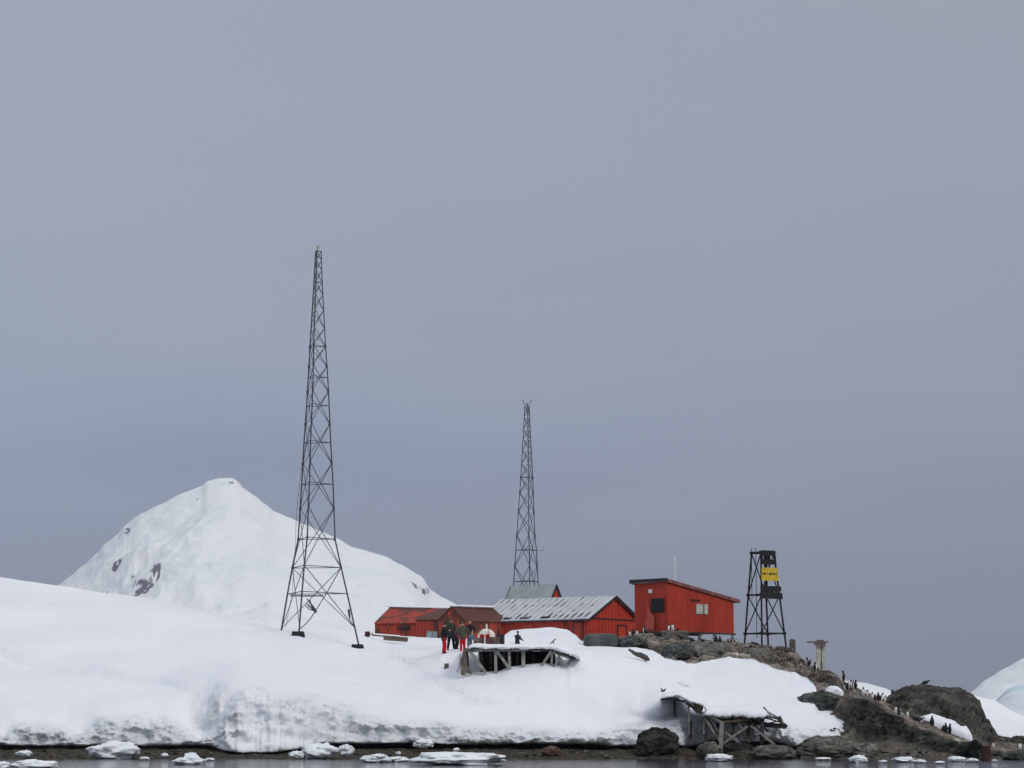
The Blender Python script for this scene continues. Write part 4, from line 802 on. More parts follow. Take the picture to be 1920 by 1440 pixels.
lump('concrete_block', 'small flat block left of the square concrete block', 'block', 1438, 1453, 1217, 1226, 167, M['pale_rock'], .5, 8, .12, 4, .5)
b = MB(); p = stand(1418, 1206); b.beam(P(1409, 1205, 171), P(1420, 1207.5, 170), .1, .14); b.beam(P(1420, 1207, 170), P(1430, 1218, 168.5), .10, .12); ob = b.build('rusty_pipe', M['rust'], None, loc=p); tag(ob, 'rusty bent pipe lying on the rock under the beacon tower', 'pipe')
# rusty tank at the water
b = MB(); pb = P(1853, 1428, 118.5); b.tube([Vector((pb.x, 119, -.3)), Vector((pb.x, 119, .62))], .235, 16); b.tube([Vector((pb.x, 119, .3)), Vector((pb.x, 119, .36))], .25, 16); b.tube([Vector((pb.x, 119, .6)), Vector((pb.x, 119, .64))], .25, 16); ob = b.build('rusty_drum', M['rust'], None, loc=(pb.x, 119, 0)); tag(ob, 'dark rusty drum standing at the water at the ridge foot', 'drum')
# ------------------------------------------------------------------ rocks and boulders
lump('boulder', 'dark green black boulder poking out under the snow cliff left of the lower jetty', 'rock', 1190, 1274, 1366, 1424, 123.4, M['dark_rock'], 1.3, 11, .16, 5)
lump('boulder', 'grey green boulder under the overhanging snow lip on the ridge', 'rock', 1496, 1580, 1294, 1334, 133.5, M['green_rock'], .9, 12, .16, 5)
lump('rock_slab', 'long pale tilted rock slab under the right snow tongue', 'rock', 1492, 1608, 1380, 1428, 122.4, M['pale_rock'], 1.5, 13, .16, 5)
lump('rock_slab', 'squarish grey rock right of the long tilted slab', 'rock', 1590, 1648, 1394, 1426, 121.8, M['pale_rock'], .8, 14, .14, 5, .3)
lump('boulder', 'brown grey boulder left of the long tilted slab', 'rock', 1412, 1490, 1397, 1424, 121.5, M['pale_rock'], .9, 15, .16, 5, .25)
lump('boulder', 'brown boulder at the foot of the leftmost jetty post', 'rock', 1306, 1352, 1392, 1420, 122.5, M['pale_rock'], .7, 16, .18, 4)
lump('boulder', 'dark low boulder under the crossing jetty braces', 'rock', 1352, 1412, 1391, 1418, 124.4, M['dark_rock'], .7, 17, .2, 4)
lump('boulder', 'low grey rock in the water at the right edge', 'rock', 1880, 1945, 1405, 1428, 119, M['green_rock'], .7, 18, .14, 4)
lump('rock_outcrop', 'rounded speckled grey outcrop above the snow left of the hut stilts', 'rock', 1240, 1300, 1205, 1250, 149.5, M['green_rock'], 1.8, 21, .13, 5)
lump('rock_outcrop', 'broad brown and grey outcrop below the right end of the hut', 'rock', 1285, 1380, 1203, 1250, 151.5, M['concrete'], 2.2, 22, .14, 5)
lump('rock_outcrop', 'low speckled outcrop in front of the hut door side', 'rock', 1155, 1215, 1192, 1222, 153, M['green_rock'], 1.8, 23, .14, 5)
lump('rock_outcrop', 'brown outcrop below the beacon tower', 'rock', 1380, 1450, 1214, 1260, 150.5, M['concrete'], 2, 24, .14, 5)
lump('boulder', 'reddish brown stone on the beach right of the largest floe', 'rock', 1016, 1050, 1399, 1417, 122.3, M['red_stone'], .4, 19, .2, 4)
random.seed(21)
spots = []
for i in range(110):
    u = random.choice([random.uniform(0, 400), random.uniform(560, 1180), random.uniform(1280, 1900)]); v = random.uniform(1409, 1421); p = ray(u, v, (T_ROCK,))
    if p is None or p.y > 126: continue
    spots.append((u, v, p))
prot = None; SIDE = 'stones scattered along the shore'
b = MB()
for i, (u, v, p) in enumerate(spots):
    s_ = random.uniform(.08, .28)
    ob = lump('shore_stone', 'dark wet stone lying on the brown beach at the waterline', 'rock', u-s_*18, u+s_*18, v-s_*17, v, p.y, M[random.choice(['dark_rock', 'pale_rock', 'green_rock'])], s_*.8, 30+i, .2, 3, .15, group=SIDE)
# ------------------------------------------------------------------ ice on the beach and in the water
def ice(label, u0, u1, v0, v1, seed, Y=None, dep=None, bx=.0, onb=False):
    Y = Y or F*ZC/(v1-HOR); w = (u1-u0)/F*Y/2
    ob = lump('ice_chunk', label, 'ice', u0, u1, v0, v1, Y, M['ice'], dep or w*.7, seed, .32, 4, bx, group='ice pieces at the shoreline', sink=.25); 
    for pl in ob.data.polygons: pl.use_smooth = True
    return ob
ice('large white snow heap on the beach below the left cliff', 166, 258, 1390, 1418, 51, 121)
ice('small flat ice piece on the beach at far left', 31, 60, 1407, 1416, 52, 121)
ice('low pale ice floe cut by the left frame edge', -20, 24, 1428, 1440, 53)
ice('wide low ice floe in the bottom left corner', 14, 104, 1424, 1440, 54)
ice('pointed white ice piece with a raised fin', 326, 381, 1418, 1432, 55); ice('raised white fin of ice on the pointed piece', 345, 372, 1411, 1431, 56, 106, .3)
ice('thin ice strip left of the pointed piece', 262, 280, 1419, 1424, 57)
ice('little ice lump on the beach above the pointed piece', 302, 316, 1412, 1418, 58, 121); ice('thin ice strip right of the pointed piece', 385, 402, 1421, 1425, 59)
ice('broad broken ice heap below the cliff, middle left', 566, 634, 1394, 1418, 60, 120.6); ice('knobbly ice block at the right of the broken heap', 634, 663, 1396, 1413, 61, 120.6); ice('flat ice piece left of the broken heap', 543, 570, 1408, 1419, 62, 119)
ice('pale lumpy ice floe left of the largest floe', 677, 730, 1413, 1428, 63); ice('thin right end floe beside the lumpy ice floe', 722, 767, 1419, 1427, 64)
ice('largest flat white ice floe near the middle', 783, 942, 1410, 1432, 65); ice('snow block leaning at the cliff foot above the largest floe', 776, 812, 1386, 1399, 66, 123.6)
ice('tiny ice bit on the beach', 850, 861, 1402, 1408, 67, 121); ice('small ice bit on the beach right of the tiny bit', 742, 752, 1409, 1414, 68, 121)
ice('small white ice knob in the water below the jetty', 1322, 1372, 1414, 1426, 69); ice('rounded ice lump before the squarish grey rock', 1594, 1626, 1416, 1429, 70)
ice('thin ice sliver left of the rounded ice lump', 1528, 1558, 1420, 1424, 71); ice('white ice piece with raised left end by the ridge', 1673, 1713, 1419, 1428, 72); ice('thin ice strip right of the raised piece', 1713, 1736, 1424, 1430, 73)
ice('ice slab near the rusty drum, upper one', 1778, 1810, 1418, 1427, 74); ice('thin ice plate just left of the rusty drum', 1812, 1834, 1422, 1428, 75); ice('thin ice plate low in the water before the ridge', 1753, 1770, 1427, 1431, 76)
ice('tiny ice plate right of the rusty drum', 1860, 1870, 1424, 1427, 77); ice('small ice strip between jetty and slab', 1648, 1664, 1425, 1429, 78)
# snow patches on rock
lump('snow_patch', 'small isolated snow patch on the brown rock above the boulder', 'snow', 1546, 1582, 1286, 1314, 134.6, M['snow'], .8, 81, .16, 4)
def poly_slab(name, label, cat, poly, Y0, dYdv, th, mt, seed=0, kind=None, sol=.25):
    """snow lying on a slope: outline in the photo, distance grows up the slope; thickness th"""
    us = [a for a, b in poly]; vs = [b for a, b in poly]; st = 1.6; nu = int((max(us)-min(us))/st)+2; nv = int((max(vs)-min(vs))/st)+2; idx = {}; V = []; Fc = []
    def sd(u, v):
        d = seg_d(u, v, poly+[poly[0]]); return d if inpoly(u, v, poly) else -d
    vm = max(vs)
    for i in range(nu):
        for j in range(nv):
            u = min(us)+i*st-st/2; v = min(vs)+j*st-st/2; d = sd(u, v)
            if d > -3:
                Y = Y0+(vm-v)*dYdv; k = max(-1, min(1, d/6)); h = th*(1-(1-max(0, k))**2) if k > 0 else th*k*2
                p = P(u, v, Y); p.z += h-.1*th; p.y -= h*1.2; p.z += .05*fbm(p*1.2, 3); idx[i, j] = len(V); V.append(p)
    for (i, j) in idx:
        if all(q in idx for q in ((i+1, j), (i, j+1), (i+1, j+1))): Fc.append((idx[i, j], idx[i, j+1], idx[i+1, j+1], idx[i+1, j]))
    me = bpy.data.meshes.new(name); c = sum(V, Vector())/len(V); me.from_pydata([p-c for p in V], [], Fc); me.materials.append(mt)
    for pl_ in me.polygons: pl_.use_smooth = True
    ob = bpy.data.objects.new(name, me); COL.objects.link(ob); ob.location = c; sm = ob.modifiers.new('th', 'SOLIDIFY'); sm.thickness = sol; sm.offset = -1; tag(ob, label, cat); return ob
poly_slab('snow_patch', 'long white snow patch between the penguin path and the dome rock', 'snow', [(1722, 1347), (1734, 1345), (1746, 1341), (1770, 1349), (1792, 1357), (1801, 1366), (1812, 1365), (1818, 1374), (1823, 1382), (1824, 1391), (1806, 1386), (1782, 1377), (1757, 1366), (1733, 1357)], 129.5, .16, .28, M['snow'])
# ------------------------------------------------------------------ upper jetty (platform) under snow
YJ = 134.2
jb = P(960, 1218, YJ); jt = thing('snowy_jetty', (jb.x, YJ, P(960, 1255, YJ).z), 'upper grey timber platform loaded with snow beside the group of people', 'jetty')
def J(u, v, dy=0): return P(u, v, YJ+dy)
def post(u0, v0, u1, v1, w, mt='grey_wood', dy=0, name='post', root=None, PF=J, dy2=None, par=None):
    b = MB(); b.beam(PF(u0, v0, dy), PF(u1, v1, dy if dy2 is None else dy2), w, w*.8); return b.build(name, M[mt], root or jt)
for a in ((929, 1222, 930, 1263, .16), (954.5, 1221, 956, 1258, .15), (981, 1221, 981.5, 1250, .20), (1035, 1224, 1034, 1250, .12)): post(*a)
for a in ((900, 1222, 905, 1260, .2), (970, 1222, 970, 1256, .13), (1000, 1224, 1000, 1250, .13), (920, 1224, 920, 1262, .14), (945, 1224, 945, 1258, .14)): post(*a, mt='dark_wood', dy=2.0)
post(871, 1221, 868, 1266, .22, 'brown_wood')
post(876, 1220, 878, 1262, .13, 'dark_wood', 1.0)
for a in ((880, 1220, 911, 1262, .22), (931, 1220, 957, 1256, .19), (1033, 1221, 1015, 1250, .17), (1046, 1228, 1064, 1251, .11), (1050, 1228, 1038, 1252, .12)): post(*a, dy=-.08, name='brace')
post(869, 1240, 884, 1264, .16, 'brown_wood', -.05, 'brace'); post(905, 1258, 935, 1237, .13, 'black_gap', 1.4, 'brace')
post(869, 1219.5, 985, 1219, .17, 'grey_wood', .0, 'deck_beam'); post(985, 1218.5, 1038, 1219, .14, 'dark_wood', .0, 'deck_beam'); post(1036, 1220, 1078, 1233.5, .20, 'dark_wood', .0, 'deck_beam', dy2=1.0); post(1036, 1223, 1068, 1234, .12, 'grey_wood', -.05, 'deck_beam', dy2=.4)
b = MB()
n = 34
for i in range(n):
    u = 871+(1076-871)*i/(n-1); v = 1216.2 if u < 1036 else 1216.2+(u-1036)*.33
    b.beam(J(u, v, -.15), J(u+.5, v-.2, 5.2), .155, .05)
b.build('deck_plank', M['dark_wood'], jt)
# black boards added at the rear to give the dark shade under the deck
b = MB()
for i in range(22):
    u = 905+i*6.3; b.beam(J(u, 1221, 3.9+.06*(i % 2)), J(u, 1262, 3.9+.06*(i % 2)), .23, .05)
b.build('cavity_shade', M['black_gap'], jt)
# snow slab on the deck
def deck_snow(name, prof, PF, depth, root, d0=-.35, rise=0.0):
    """prof: (u, v_bottom, v_top) ; rounded slab going back by depth"""
    V = []; Fc = []; us = frange(prof[0][0], prof[-1][0], 2.0); ring = []
    cs = [(0.25, 0, 0), (-.10, .0, .03), (-.16, .0, .2), (-.04, 0, .45), (.16, 0, .68), (.5, 0, .88), (.95, 0, 1), (depth*.35, 0, 1.0+rise*.35), (depth*.7, 0, 1.0+rise*.7), (depth, 0, 1+rise), (depth+.5, 0, .3), (depth+.3, 0, -.1)]
    for i, u in enumerate(us):
        vb_, vt_ = lerp_knots(prof, u); z0 = zof(vb_, YJ if PF is J else YQ); z1 = zof(vt_, YJ if PF is J else YQ); e = min(1, min(i, len(us)-1-i)/5); e = math.sqrt(1-(1-e)**2) if i and i < len(us)-1 else .02
        for dy, _, h in cs:
            Y = (YJ if PF is J else YQ)+d0+dy; z = z0+(z1-z0)*(h*e+.0); x = xof(u, Y, z); p = Vector((x, Y, z)); n_ = fbm(p*1.1, 4); p.z += n_*.06*(1 if h > .3 else .4); p.y += n_*.12; m_ = fbm(p*2.4, 4); p.y += m_*.13; p.z += m_*(.10 if h < .2 else .03); V.append(p)
    k = len(cs)
    for i in range(len(us)-1):
        for j in range(k): Fc.append((i*k+j, (i+1)*k+j, (i+1)*k+(j+1) % k, i*k+(j+1) % k))
    Fc.append(tuple(range(k))); Fc.append(tuple((len(us)-1)*k+j for j in range(k))[::-1])
    org = root_loc(root); me = bpy.data.meshes.new(name); me.from_pydata([p-org for p in V], [], Fc); me.materials.append(M['snow'])
    for pl_ in me.polygons: pl_.use_smooth = True
    bm = bmesh.new(); bm.from_mesh(me); bmesh.ops.recalc_face_normals(bm, faces=bm.faces); bm.to_mesh(me); bm.free()
    ob = bpy.data.objects.new(name, me); COL.objects.link(ob); ob.parent = root; return ob
deck_snow('snow_cap', [(877, 1216, 1208), (900, 1216, 1206), (940, 1216, 1207), (990, 1216, 1207), (1030, 1216, 1207), (1045, 1219, 1208.5), (1060, 1225, 1212), (1074, 1230, 1217), (1088, 1236, 1222)], J, 5.2, jt)
# ------------------------------------------------------------------ lower jetty
YQ = 124.6
def Q(u, v, dy=0): return P(u, v, YQ+dy)
jq = thing('collapsed_jetty', (P(1355, 1400, YQ).x, YQ, P(1355, 1400, YQ).z), 'broken lower wooden jetty on crossed posts under a thick snow tongue', 'jetty')
def qp(u0, v0, u1, v1, w, mt='grey_wood', dy=0, name='post', dy2=None): return post(u0, v0, u1, v1, w, mt, dy, name, jq, Q, dy2)
qp(1353.5, 1353, 1351, 1410, .21, dy=-.5); qp(1429, 1345, 1428, 1394, .20, 'dark_wood'); qp(1318.5, 1337, 1320, 1376, .11); qp(1323, 1374, 1322, 1394, .14, 'dark_wood', .1); qp(1291.5, 1323, 1292, 1378, .09, dy=.6); qp(1404, 1346, 1403, 1385, .2, 'brown_wood', .9)
qp(1265, 1312, 1265, 1345, .16, 'dark_wood', 1.2); qp(1295, 1352, 1295, 1385, .14, 'dark_wood', 1.0); qp(1346, 1345, 1345, 1376, .13, 'black_gap', 1.6); qp(1375, 1346, 1375, 1378, .14, 'black_gap', 1.6)
for a in ((1317, 1339, 1351, 1393, .15), (1329, 1342, 1349, 1376, .13), (1353, 1396, 1402, 1361, .15), (1359, 1372, 1388, 1394, .13), (1408, 1361, 1452, 1396, .14), (1380, 1350, 1392, 1366, .10), (1284, 1316, 1291, 1334, .09)): qp(*a, name='brace', dy=-.2)
qp(1262, 1308.5, 1281, 1315, .14, 'dark_wood', .7, 'deck_beam'); qp(1281, 1314, 1318, 1339, .15, 'dark_wood', .7, 'deck_beam', dy2=.2); qp(1240, 1312, 1263, 1308.5, .10, 'dark_wood', .9, 'deck_beam'); qp(1318, 1336, 1352, 1354, .16, 'grey_wood', 0, 'deck_beam', dy2=-.5); qp(1330, 1345.5, 1436, 1346.5, .13, 'dark_wood', -.1, 'deck_beam'); qp(1352, 1354, 1405, 1349, .14, 'brown_wood', -.3, 'deck_beam')
b = MB()
for i in range(26):
    u = 1322+i*5.6
    if u < 1470: b.beam(Q(u, 1344.8 if u < 1440 else 1346, -.3), Q(u+1, 1343.5, 3.8), .14, .05)
b.build('deck_plank', M['dark_wood'], jq)
b = MB()     # loose planks on the right
for (a, c, w_) in (((1432, 1326), (1449, 1347), .09), ((1438, 1334), (1466, 1349), .13), ((1434, 1341), (1467, 1351), .15), ((1436, 1346), (1468, 1356), .14)): b.beam(Q(*a, .4), Q(*c, -.1), w_, .06)
b.build('loose_plank', M['grey_wood'], jq)
random.seed(5)
for (a, c, w_, mt_) in (((1338, 1349), (1372, 1353), .07, 'brown_wood'), ((1364, 1349), (1412, 1356), .08, 'dark_wood'), ((1333, 1350), (1344, 1392), .07, 'dark_wood'), ((1385, 1350), (1366, 1384), .07, 'brown_wood'), ((1412, 1352), (1436, 1386), .09, 'grey_wood'), ((1418, 1350), (1404, 1392), .08, 'brown_wood'), ((1440, 1356), (1462, 1352), .09, 'brown_wood'), ((1330, 1375), (1362, 1362), .06, 'grey_wood'), ((1396, 1384), (1432, 1378), .08, 'dark_wood'), ((1362, 1390), (1384, 1380), .09, 'dark_wood'), ((1300, 1330), (1316, 1345), .06, 'brown_wood'), ((1326, 1347), (1400, 1362), .09, 'dark_wood'), ((1370, 1351), (1384, 1398), .09, 'grey_wood'), ((1422, 1352), (1440, 1372), .08, 'dark_wood'), ((1336, 1366), (1420, 1384), .07, 'dark_wood'), ((1414, 1358), (1470, 1366), .07, 'grey_wood')):
    b = MB(); b.beam(Q(*a, random.uniform(-.3, 1)), Q(*c, random.uniform(-.3, 1)), w_, w_*.6); b.build('broken_plank', M[mt_], jq)
b = MB(); b.beam(Q(1434, 1359, .5), Q(1474, 1362, .1), .3, .24); b.beam(Q(1460, 1350, .3), Q(1475, 1363, .1), .16, .14); b.beam(Q(1410, 1352, .9), Q(1436, 1358, .6), .22, .2); b.build('fallen_beam', M['dark_wood'], jq)
b = MB(); b.beam(Q(1301, 1321.5, .5), Q(1317, 1323, .3), .22, .2); b.beam(Q(1304, 1326, .5), Q(1316, 1330, .3), .22, .18); b.build('beam_end', M['brown_wood'], jq)
deck_snow('snow_cap', [(1320, 1341, 1328), (1335, 1344, 1325), (1360, 1345, 1324), (1390, 1346, 1325), (1415, 1346, 1326), (1430, 1345, 1327), (1440, 1341, 1329)], Q, 8.5, jq, d0=-.5, rise=.15)
deck_snow('snow_cap', [(1238, 1311, 1303), (1252, 1308, 1297), (1268, 1306, 1295), (1284, 1312, 1299), (1300, 1320, 1305), (1318, 1324, 1310), (1328, 1336, 1318)], Q, 5.0, jq, d0=.2, rise=0)
# ------------------------------------------------------------------ small things on the snow
p = stand(1128, 1212); Yb = p.y+.6
lump('covered_crate', 'long dark grey rounded cover against the long shed gable wall', 'crate', 1095, 1160, 1188, 1217, 152.6, M['tarpaulin'], .8, 41, .06, 5, .5)
b = MB(); p = stand(837, 1253); b.obox(p+Vector((0, 0, .10)), (.10, .03, 0), (-.03, .1, 0), (.02, 0, .17)); ob = b.build('small_box', M['concrete'], None, loc=p); tag(ob, 'small grey block half sunk in open snow below the people', 'block')
p = stand(855, 1261); b = MB(); b.tube([p-Zv*.1, P(868, 1229, p.y+.2)], .018, 6); ob = b.build('thin_stick', M['dark_wood'], None, loc=p); tag(ob, 'thin dark stick leaning against the left end of the upper platform', 'pole')
p = stand(1038, 1212); b = MB(); b.beam(P(1028, 1211, p.y), P(1042, 1197.5, p.y+.1), .06); b.beam(P(1038, 1202, p.y), P(1038, 1214, p.y), .05); ob = b.build('leaning_rail', M['brown_wood'], None, loc=p); tag(ob, 'slanting brown handrail sticking out of snow before the mound', 'rail')
p = stand(720, 1203); tp = thing('timber_stack', p, 'low stack of old planks under snow in front of the rusty shed', 'timber')
Yt = p.y
b = MB(); b.beam(P(697, 1190.5, Yt), P(748, 1195, Yt), .14, .12); b.beam(P(719, 1196, Yt-.3), P(765, 1198.5, Yt-.3), .2, .26); b.beam(P(722, 1199, Yt-.5), P(764, 1202, Yt-.5), .2, .12); b.build('plank', M['brown_wood'], tp)
b = MB(); b.obox(P(689, 1189, Yt), (.17, 0, 0), (0, .15, 0), (0, 0, .18)); b.beam(P(693, 1190, Yt), P(699, 1187, Yt), .05); b.beam(P(684, 1191, Yt), P(693, 1187, Yt), .07); b.build('end_bracket', M['rust'], tp)
b = MB(); 
for k in range(14): b.ball(P(703+k*3.4, 1190.0+k*.25, Yt+.2), (.18, .3, .09), 6)
b.build('snow_cap', M['snow'], tp, smooth=True)
# thin dark lens on the snow, its colour giving the shade of a hollow
pq = ray(1204, 1232); poly_slab('hollow_shade', 'dark curved lens coloured as the shade of a snow hollow right of centre', 'sheet', [(1179, 1217), (1192, 1223), (1204, 1226), (1213, 1231), (1218, 1239), (1207, 1235), (1196, 1229.5), (1187, 1223)], ray(1204, 1241).y+.2, .03, .03, M['dark_wood'], sol=.03)
lump('ice_chunk', 'pale ice knob on the snow slope right of centre', 'ice', 1271, 1294, 1275, 1287, ray(1282, 1286).y+.25, M['snow'], .3, 44, .1, 3)
# white domed canopy with pole and red box, crates
p = stand(911, 1208); Yd = 148.5
dm = thing('white_canopy', P(911, 1206, Yd), 'rounded dirty white canopy with a short white pole on top', 'canopy')
b = MB(); c = P(911.5, 1195, Yd); rr_ = 16.5/F*Yd
prof = [(1.0, -.4), (1.0, 0), (.97, .18), (.86, .36), (.66, .52), (.40, .62), (.2, .66), (.08, .66)]
n = 20; i0 = len(b.v)
for r_, h_ in prof: b.v += [c+Vector((rr_*r_*(1+.04*sin(3*a)+.03*cos(5*a))*cos(a), rr_*r_*.8*sin(a), rr_*(h_+.05)*1.35)) for a in [2*pi*k/n for k in range(n)]]
for k in range(len(prof)-1):
    for j in range(n): b.f.append([i0+k*n+j, i0+k*n+(j+1) % n, i0+(k+1)*n+(j+1) % n, i0+(k+1)*n+j]); b.m.append(0)
b.f.append([i0+(len(prof)-1)*n+j for j in range(n)]); b.m.append(0); b.build('cover', M['cloth_white'], dm)
b = MB(); b.tube([P(912.5, 1183, Yd), P(912.5, 1170, Yd)], .05, 8); b.build('top_pole', M['white_paint'], dm)
b = MB(); b.beam(P(916, 1180, Yd-.42), P(917.5, 1193, Yd-.50), .035); b.beam(P(905, 1178, Yd-.35), P(897, 1188, Yd-.5), .02); b.build('seam', M['dark_wood'], dm)
def crate(label, u0, u1, v0, v1, Y, mt, dep=.35, lid=None):
    c = P((u0+u1)/2, v1, Y); w_ = (u1-u0)/F*Y/2; h_ = zof(v0, Y)-zof(v1, Y); root = thing('crate', c, label, 'crate', 'crates and boxes beside the people')
    b = MB(); b.obox(c+Zv*(h_/2-.1), (w_, 0, 0), (0, dep, 0), (0, 0, h_/2+.1)); b.build('box', M[mt], root)
    b = MB(); b.obox(c+Zv*(h_+.02), (w_*1.05, 0, 0), (0, dep*1.05, 0), (0, 0, .022)); b.build('lid', M[lid or mt], root)
    b = MB()
    for s_ in (-.55, .55): b.obox(c+Vector((w_*s_, -dep-.012, h_/2)), (.03, 0, 0), (0, .01, 0), (0, 0, h_/2)); 
    b.build('strap', M['dark_wood'], root)
crate('bright red box in front of the white canopy', 900, 918, 1191, 1200, 147.3, 'red_plastic')
crate('brown wooden crate left of the red box', 888, 909, 1198, 1209, 146.8, 'brown_wood'); crate('brown wooden crate right of the red box', 918, 937, 1196, 1209, 146.9, 'brown_wood'); crate('dark plum coloured box right of the red box under its edge', 911, 921, 1199, 1208, 146.5, 'cloth_plum', .3)
crate('black box at the right end of the crates', 935, 946, 1191, 1207, 147, 'cloth_black', .3); crate('small black box on the brown crate', 931.5, 936, 1190.5, 1195.8, 147, 'cloth_black', .15)
b = MB(); b.tube([P(909, 1210, 145.9), P(909.2, 1190, 145.9)], .03, 6); ob = b.build('white_stake', M['white_paint'], None, loc=P(909, 1208, 145.9)); tag(ob, 'short thin white stake before the red box', 'pole')
# ------------------------------------------------------------------ remeshed figures
def remesh(mb, voxel, name, mt, parent, smooth=2):
    me = mb.mesh(name+'_raw'); ob = bpy.data.objects.new('tmp', me); COL.objects.link(ob)
    r = ob.modifiers.new('r', 'REMESH'); r.mode = 'VOXEL'; r.voxel_size = voxel; r.use_smooth_shade = True
    s_ = ob.modifiers.new('s', 'SMOOTH'); s_.iterations = smooth; s_.factor = .5
    dg = bpy.context.evaluated_depsgraph_get(); me2 = bpy.data.meshes.new_from_object(ob.evaluated_get(dg)); me2.name = name
    bpy.data.objects.remove(ob); bpy.data.meshes.remove(me); me2.materials.clear()
    for x in (mt if isinstance(mt, (list, tuple)) else [mt]): me2.materials.append(x)
    o2 = bpy.data.objects.new(name, me2); COL.objects.link(o2); o2.parent = parent; return o2
def cap(b, p, q, r0, r1, n=10):
    p = Vector(p); q = Vector(q); b.tube([p+(q-p)*t for t in (0, .33, .66, 1)], [r0, r0+(r1-r0)*.33, r0+(r1-r0)*.66, r1], n); b.ball(p, r0, 6); b.ball(q, r1, 6)
def hand(b, w, d):
    d = Vector(d).normalized(); s_ = d.cross(Vector((0, 1, .1))).normalized(); pm = Vector(w)+d*.05; R = Matrix((s_, d.cross(s_), d)).transposed()
    b.ball(pm, (.042, .018, .055), 6, rot=R)
    for k, (o_, l) in enumerate(((-.03, .062), (-.01, .074), (.01, .07), (.03, .055))):
        a = pm+s_*o_+d*.045; m_ = a+d*l*.55; e = m_+d*l*.4+d.cross(s_)*l*.25; b.tube([a, m_, e], [.010, .009, .007], 6)
    a = pm+s_*.038-d*.02; b.tube([a, a+s_*.03+d*.025, a+s_*.035+d*.055], [.011, .010, .008], 6)
def person(label, loc, rz, J_, coat, trs, boots, hat=None, pack=None, scale=1.0, hood=None, vest=None):
    root = thing('person', loc, label, 'person', None, rz); g = {k: Vector(v) for k, v in J_.items()}
    b = MB(); hd = g['head']; fw = g.get('face', Vector((1, 0, 0))).normalized(); lat = fw.cross(Zv).normalized(); upv = lat.cross(fw)
    R = Matrix((fw, -lat, upv)).transposed()
    b.ball(hd, (.098, .078, .118), 8, rot=R); b.ball(hd+fw*.035-upv*.06, (.062, .055, .055), 6, rot=R); cap(b, g['neck'], hd-upv*.06, .058, .055); b.ball(hd+fw*.10-upv*.01, (.020, .014, .026), 6, rot=R)
    for s_ in (-1, 1): b.ball(hd+lat*s_*.080-upv*.01, (.022, .012, .032), 5, rot=R)
    b.ball(hd+fw*.088-upv*.055, (.012, .026, .009), 5, rot=R)
    cap(b, g['neck'], g['chest'], .09, .13); cap(b, g['chest'], g['pelvis'], .13, .13)
    for s_ in 'lr':
        cap(b, g['sh'+s_], g['el'+s_], .048, .038); cap(b, g['el'+s_], g['ha'+s_], .038, .027); cap(b, g['chest'], g['sh'+s_], .10, .055)
        hand(b, g['ha'+s_], g['ha'+s_]-g['el'+s_]); cap(b, g['pelvis'], g['hp'+s_], .11, .09); cap(b, g['hp'+s_], g['kn'+s_], .08, .056); cap(b, g['kn'+s_], g['an'+s_], .054, .038)
        cap(b, g['an'+s_], g['an'+s_]+fw*.14+Vector((0, 0, -.04)), .04, .03)
    body = remesh(b, .011, 'body', [M['skin']], root, 1)
    b = MB(); 
    for s_ in (-1, 1): b.ball(hd+fw*.088+lat*s_*.032+upv*.018, .011, 5)
    b.build('eye', M['cloth_black'], body, local=True)
    b = MB(); cap(b, g['neck']-Zv*.02, g['chest'], .115, .175); cap(b, g['chest'], g['pelvis']-Zv*.05, .175, .165)
    for s_ in 'lr':
        cap(b, g['chest']+(g['sh'+s_]-g['chest'])*.3, g['sh'+s_], .13, .085); cap(b, g['sh'+s_], g['el'+s_], .08, .062); cap(b, g['el'+s_], g['el'+s_]+(g['ha'+s_]-g['el'+s_])*.95, .062, .048); cap(b, g['pelvis'], g['hp'+s_]-Zv*.04, .15, .12)
    if hood: b.ball(hd-fw*.02+upv*.01, (.125, .115, .145), 7, rot=R)
    remesh(b, .018, 'jacket', M[coat], root)
    b = MB(); 
    for s_ in 'lr':
        cap(b, g['pelvis']-Zv*.02, g['hp'+s_], .145, .118); cap(b, g['hp'+s_], g['kn'+s_], .115, .085); cap(b, g['kn'+s_], g['kn'+s_]+(g['an'+s_]-g['kn'+s_])*.85, .085, .07)
    remesh(b, .018, 'trousers', M[trs], root)
    for s_ in 'lr':
        b = MB(); a = g['an'+s_]; k = (g['kn'+s_]-a).normalized(); cap(b, a+k*.16, a+k*.02, .066, .06); cap(b, a-Zv*.02, a+fw*.15-Zv*.045, .055, .042); remesh(b, .014, 'boot', M[boots], root)
    b = MB()
    if hat: b.ball(hd+upv*.045-fw*.005, (.108, .092, .088), 7, rot=R); cap(b, hd+upv*.03+fw*.09, hd+upv*.025+fw*.14, .03, .02); remesh(b, .014, 'hat', M[hat], root)
    elif not hood: b.ball(hd+upv*.03-fw*.03, (.10, .086, .105), 7, rot=R); remesh(b, .014, 'hair', M['hair'], root)
    if pack:
        b = MB(); c = g['chest']-fw*.23; b.ball(c-Zv*.08, (.12, .16, .26), 7, rot=R); cap(b, c+Zv*.1, c-Zv*.22, .12, .13); remesh(b, .02, 'backpack', M[pack], root)
    root.scale = (scale,)*3; return root
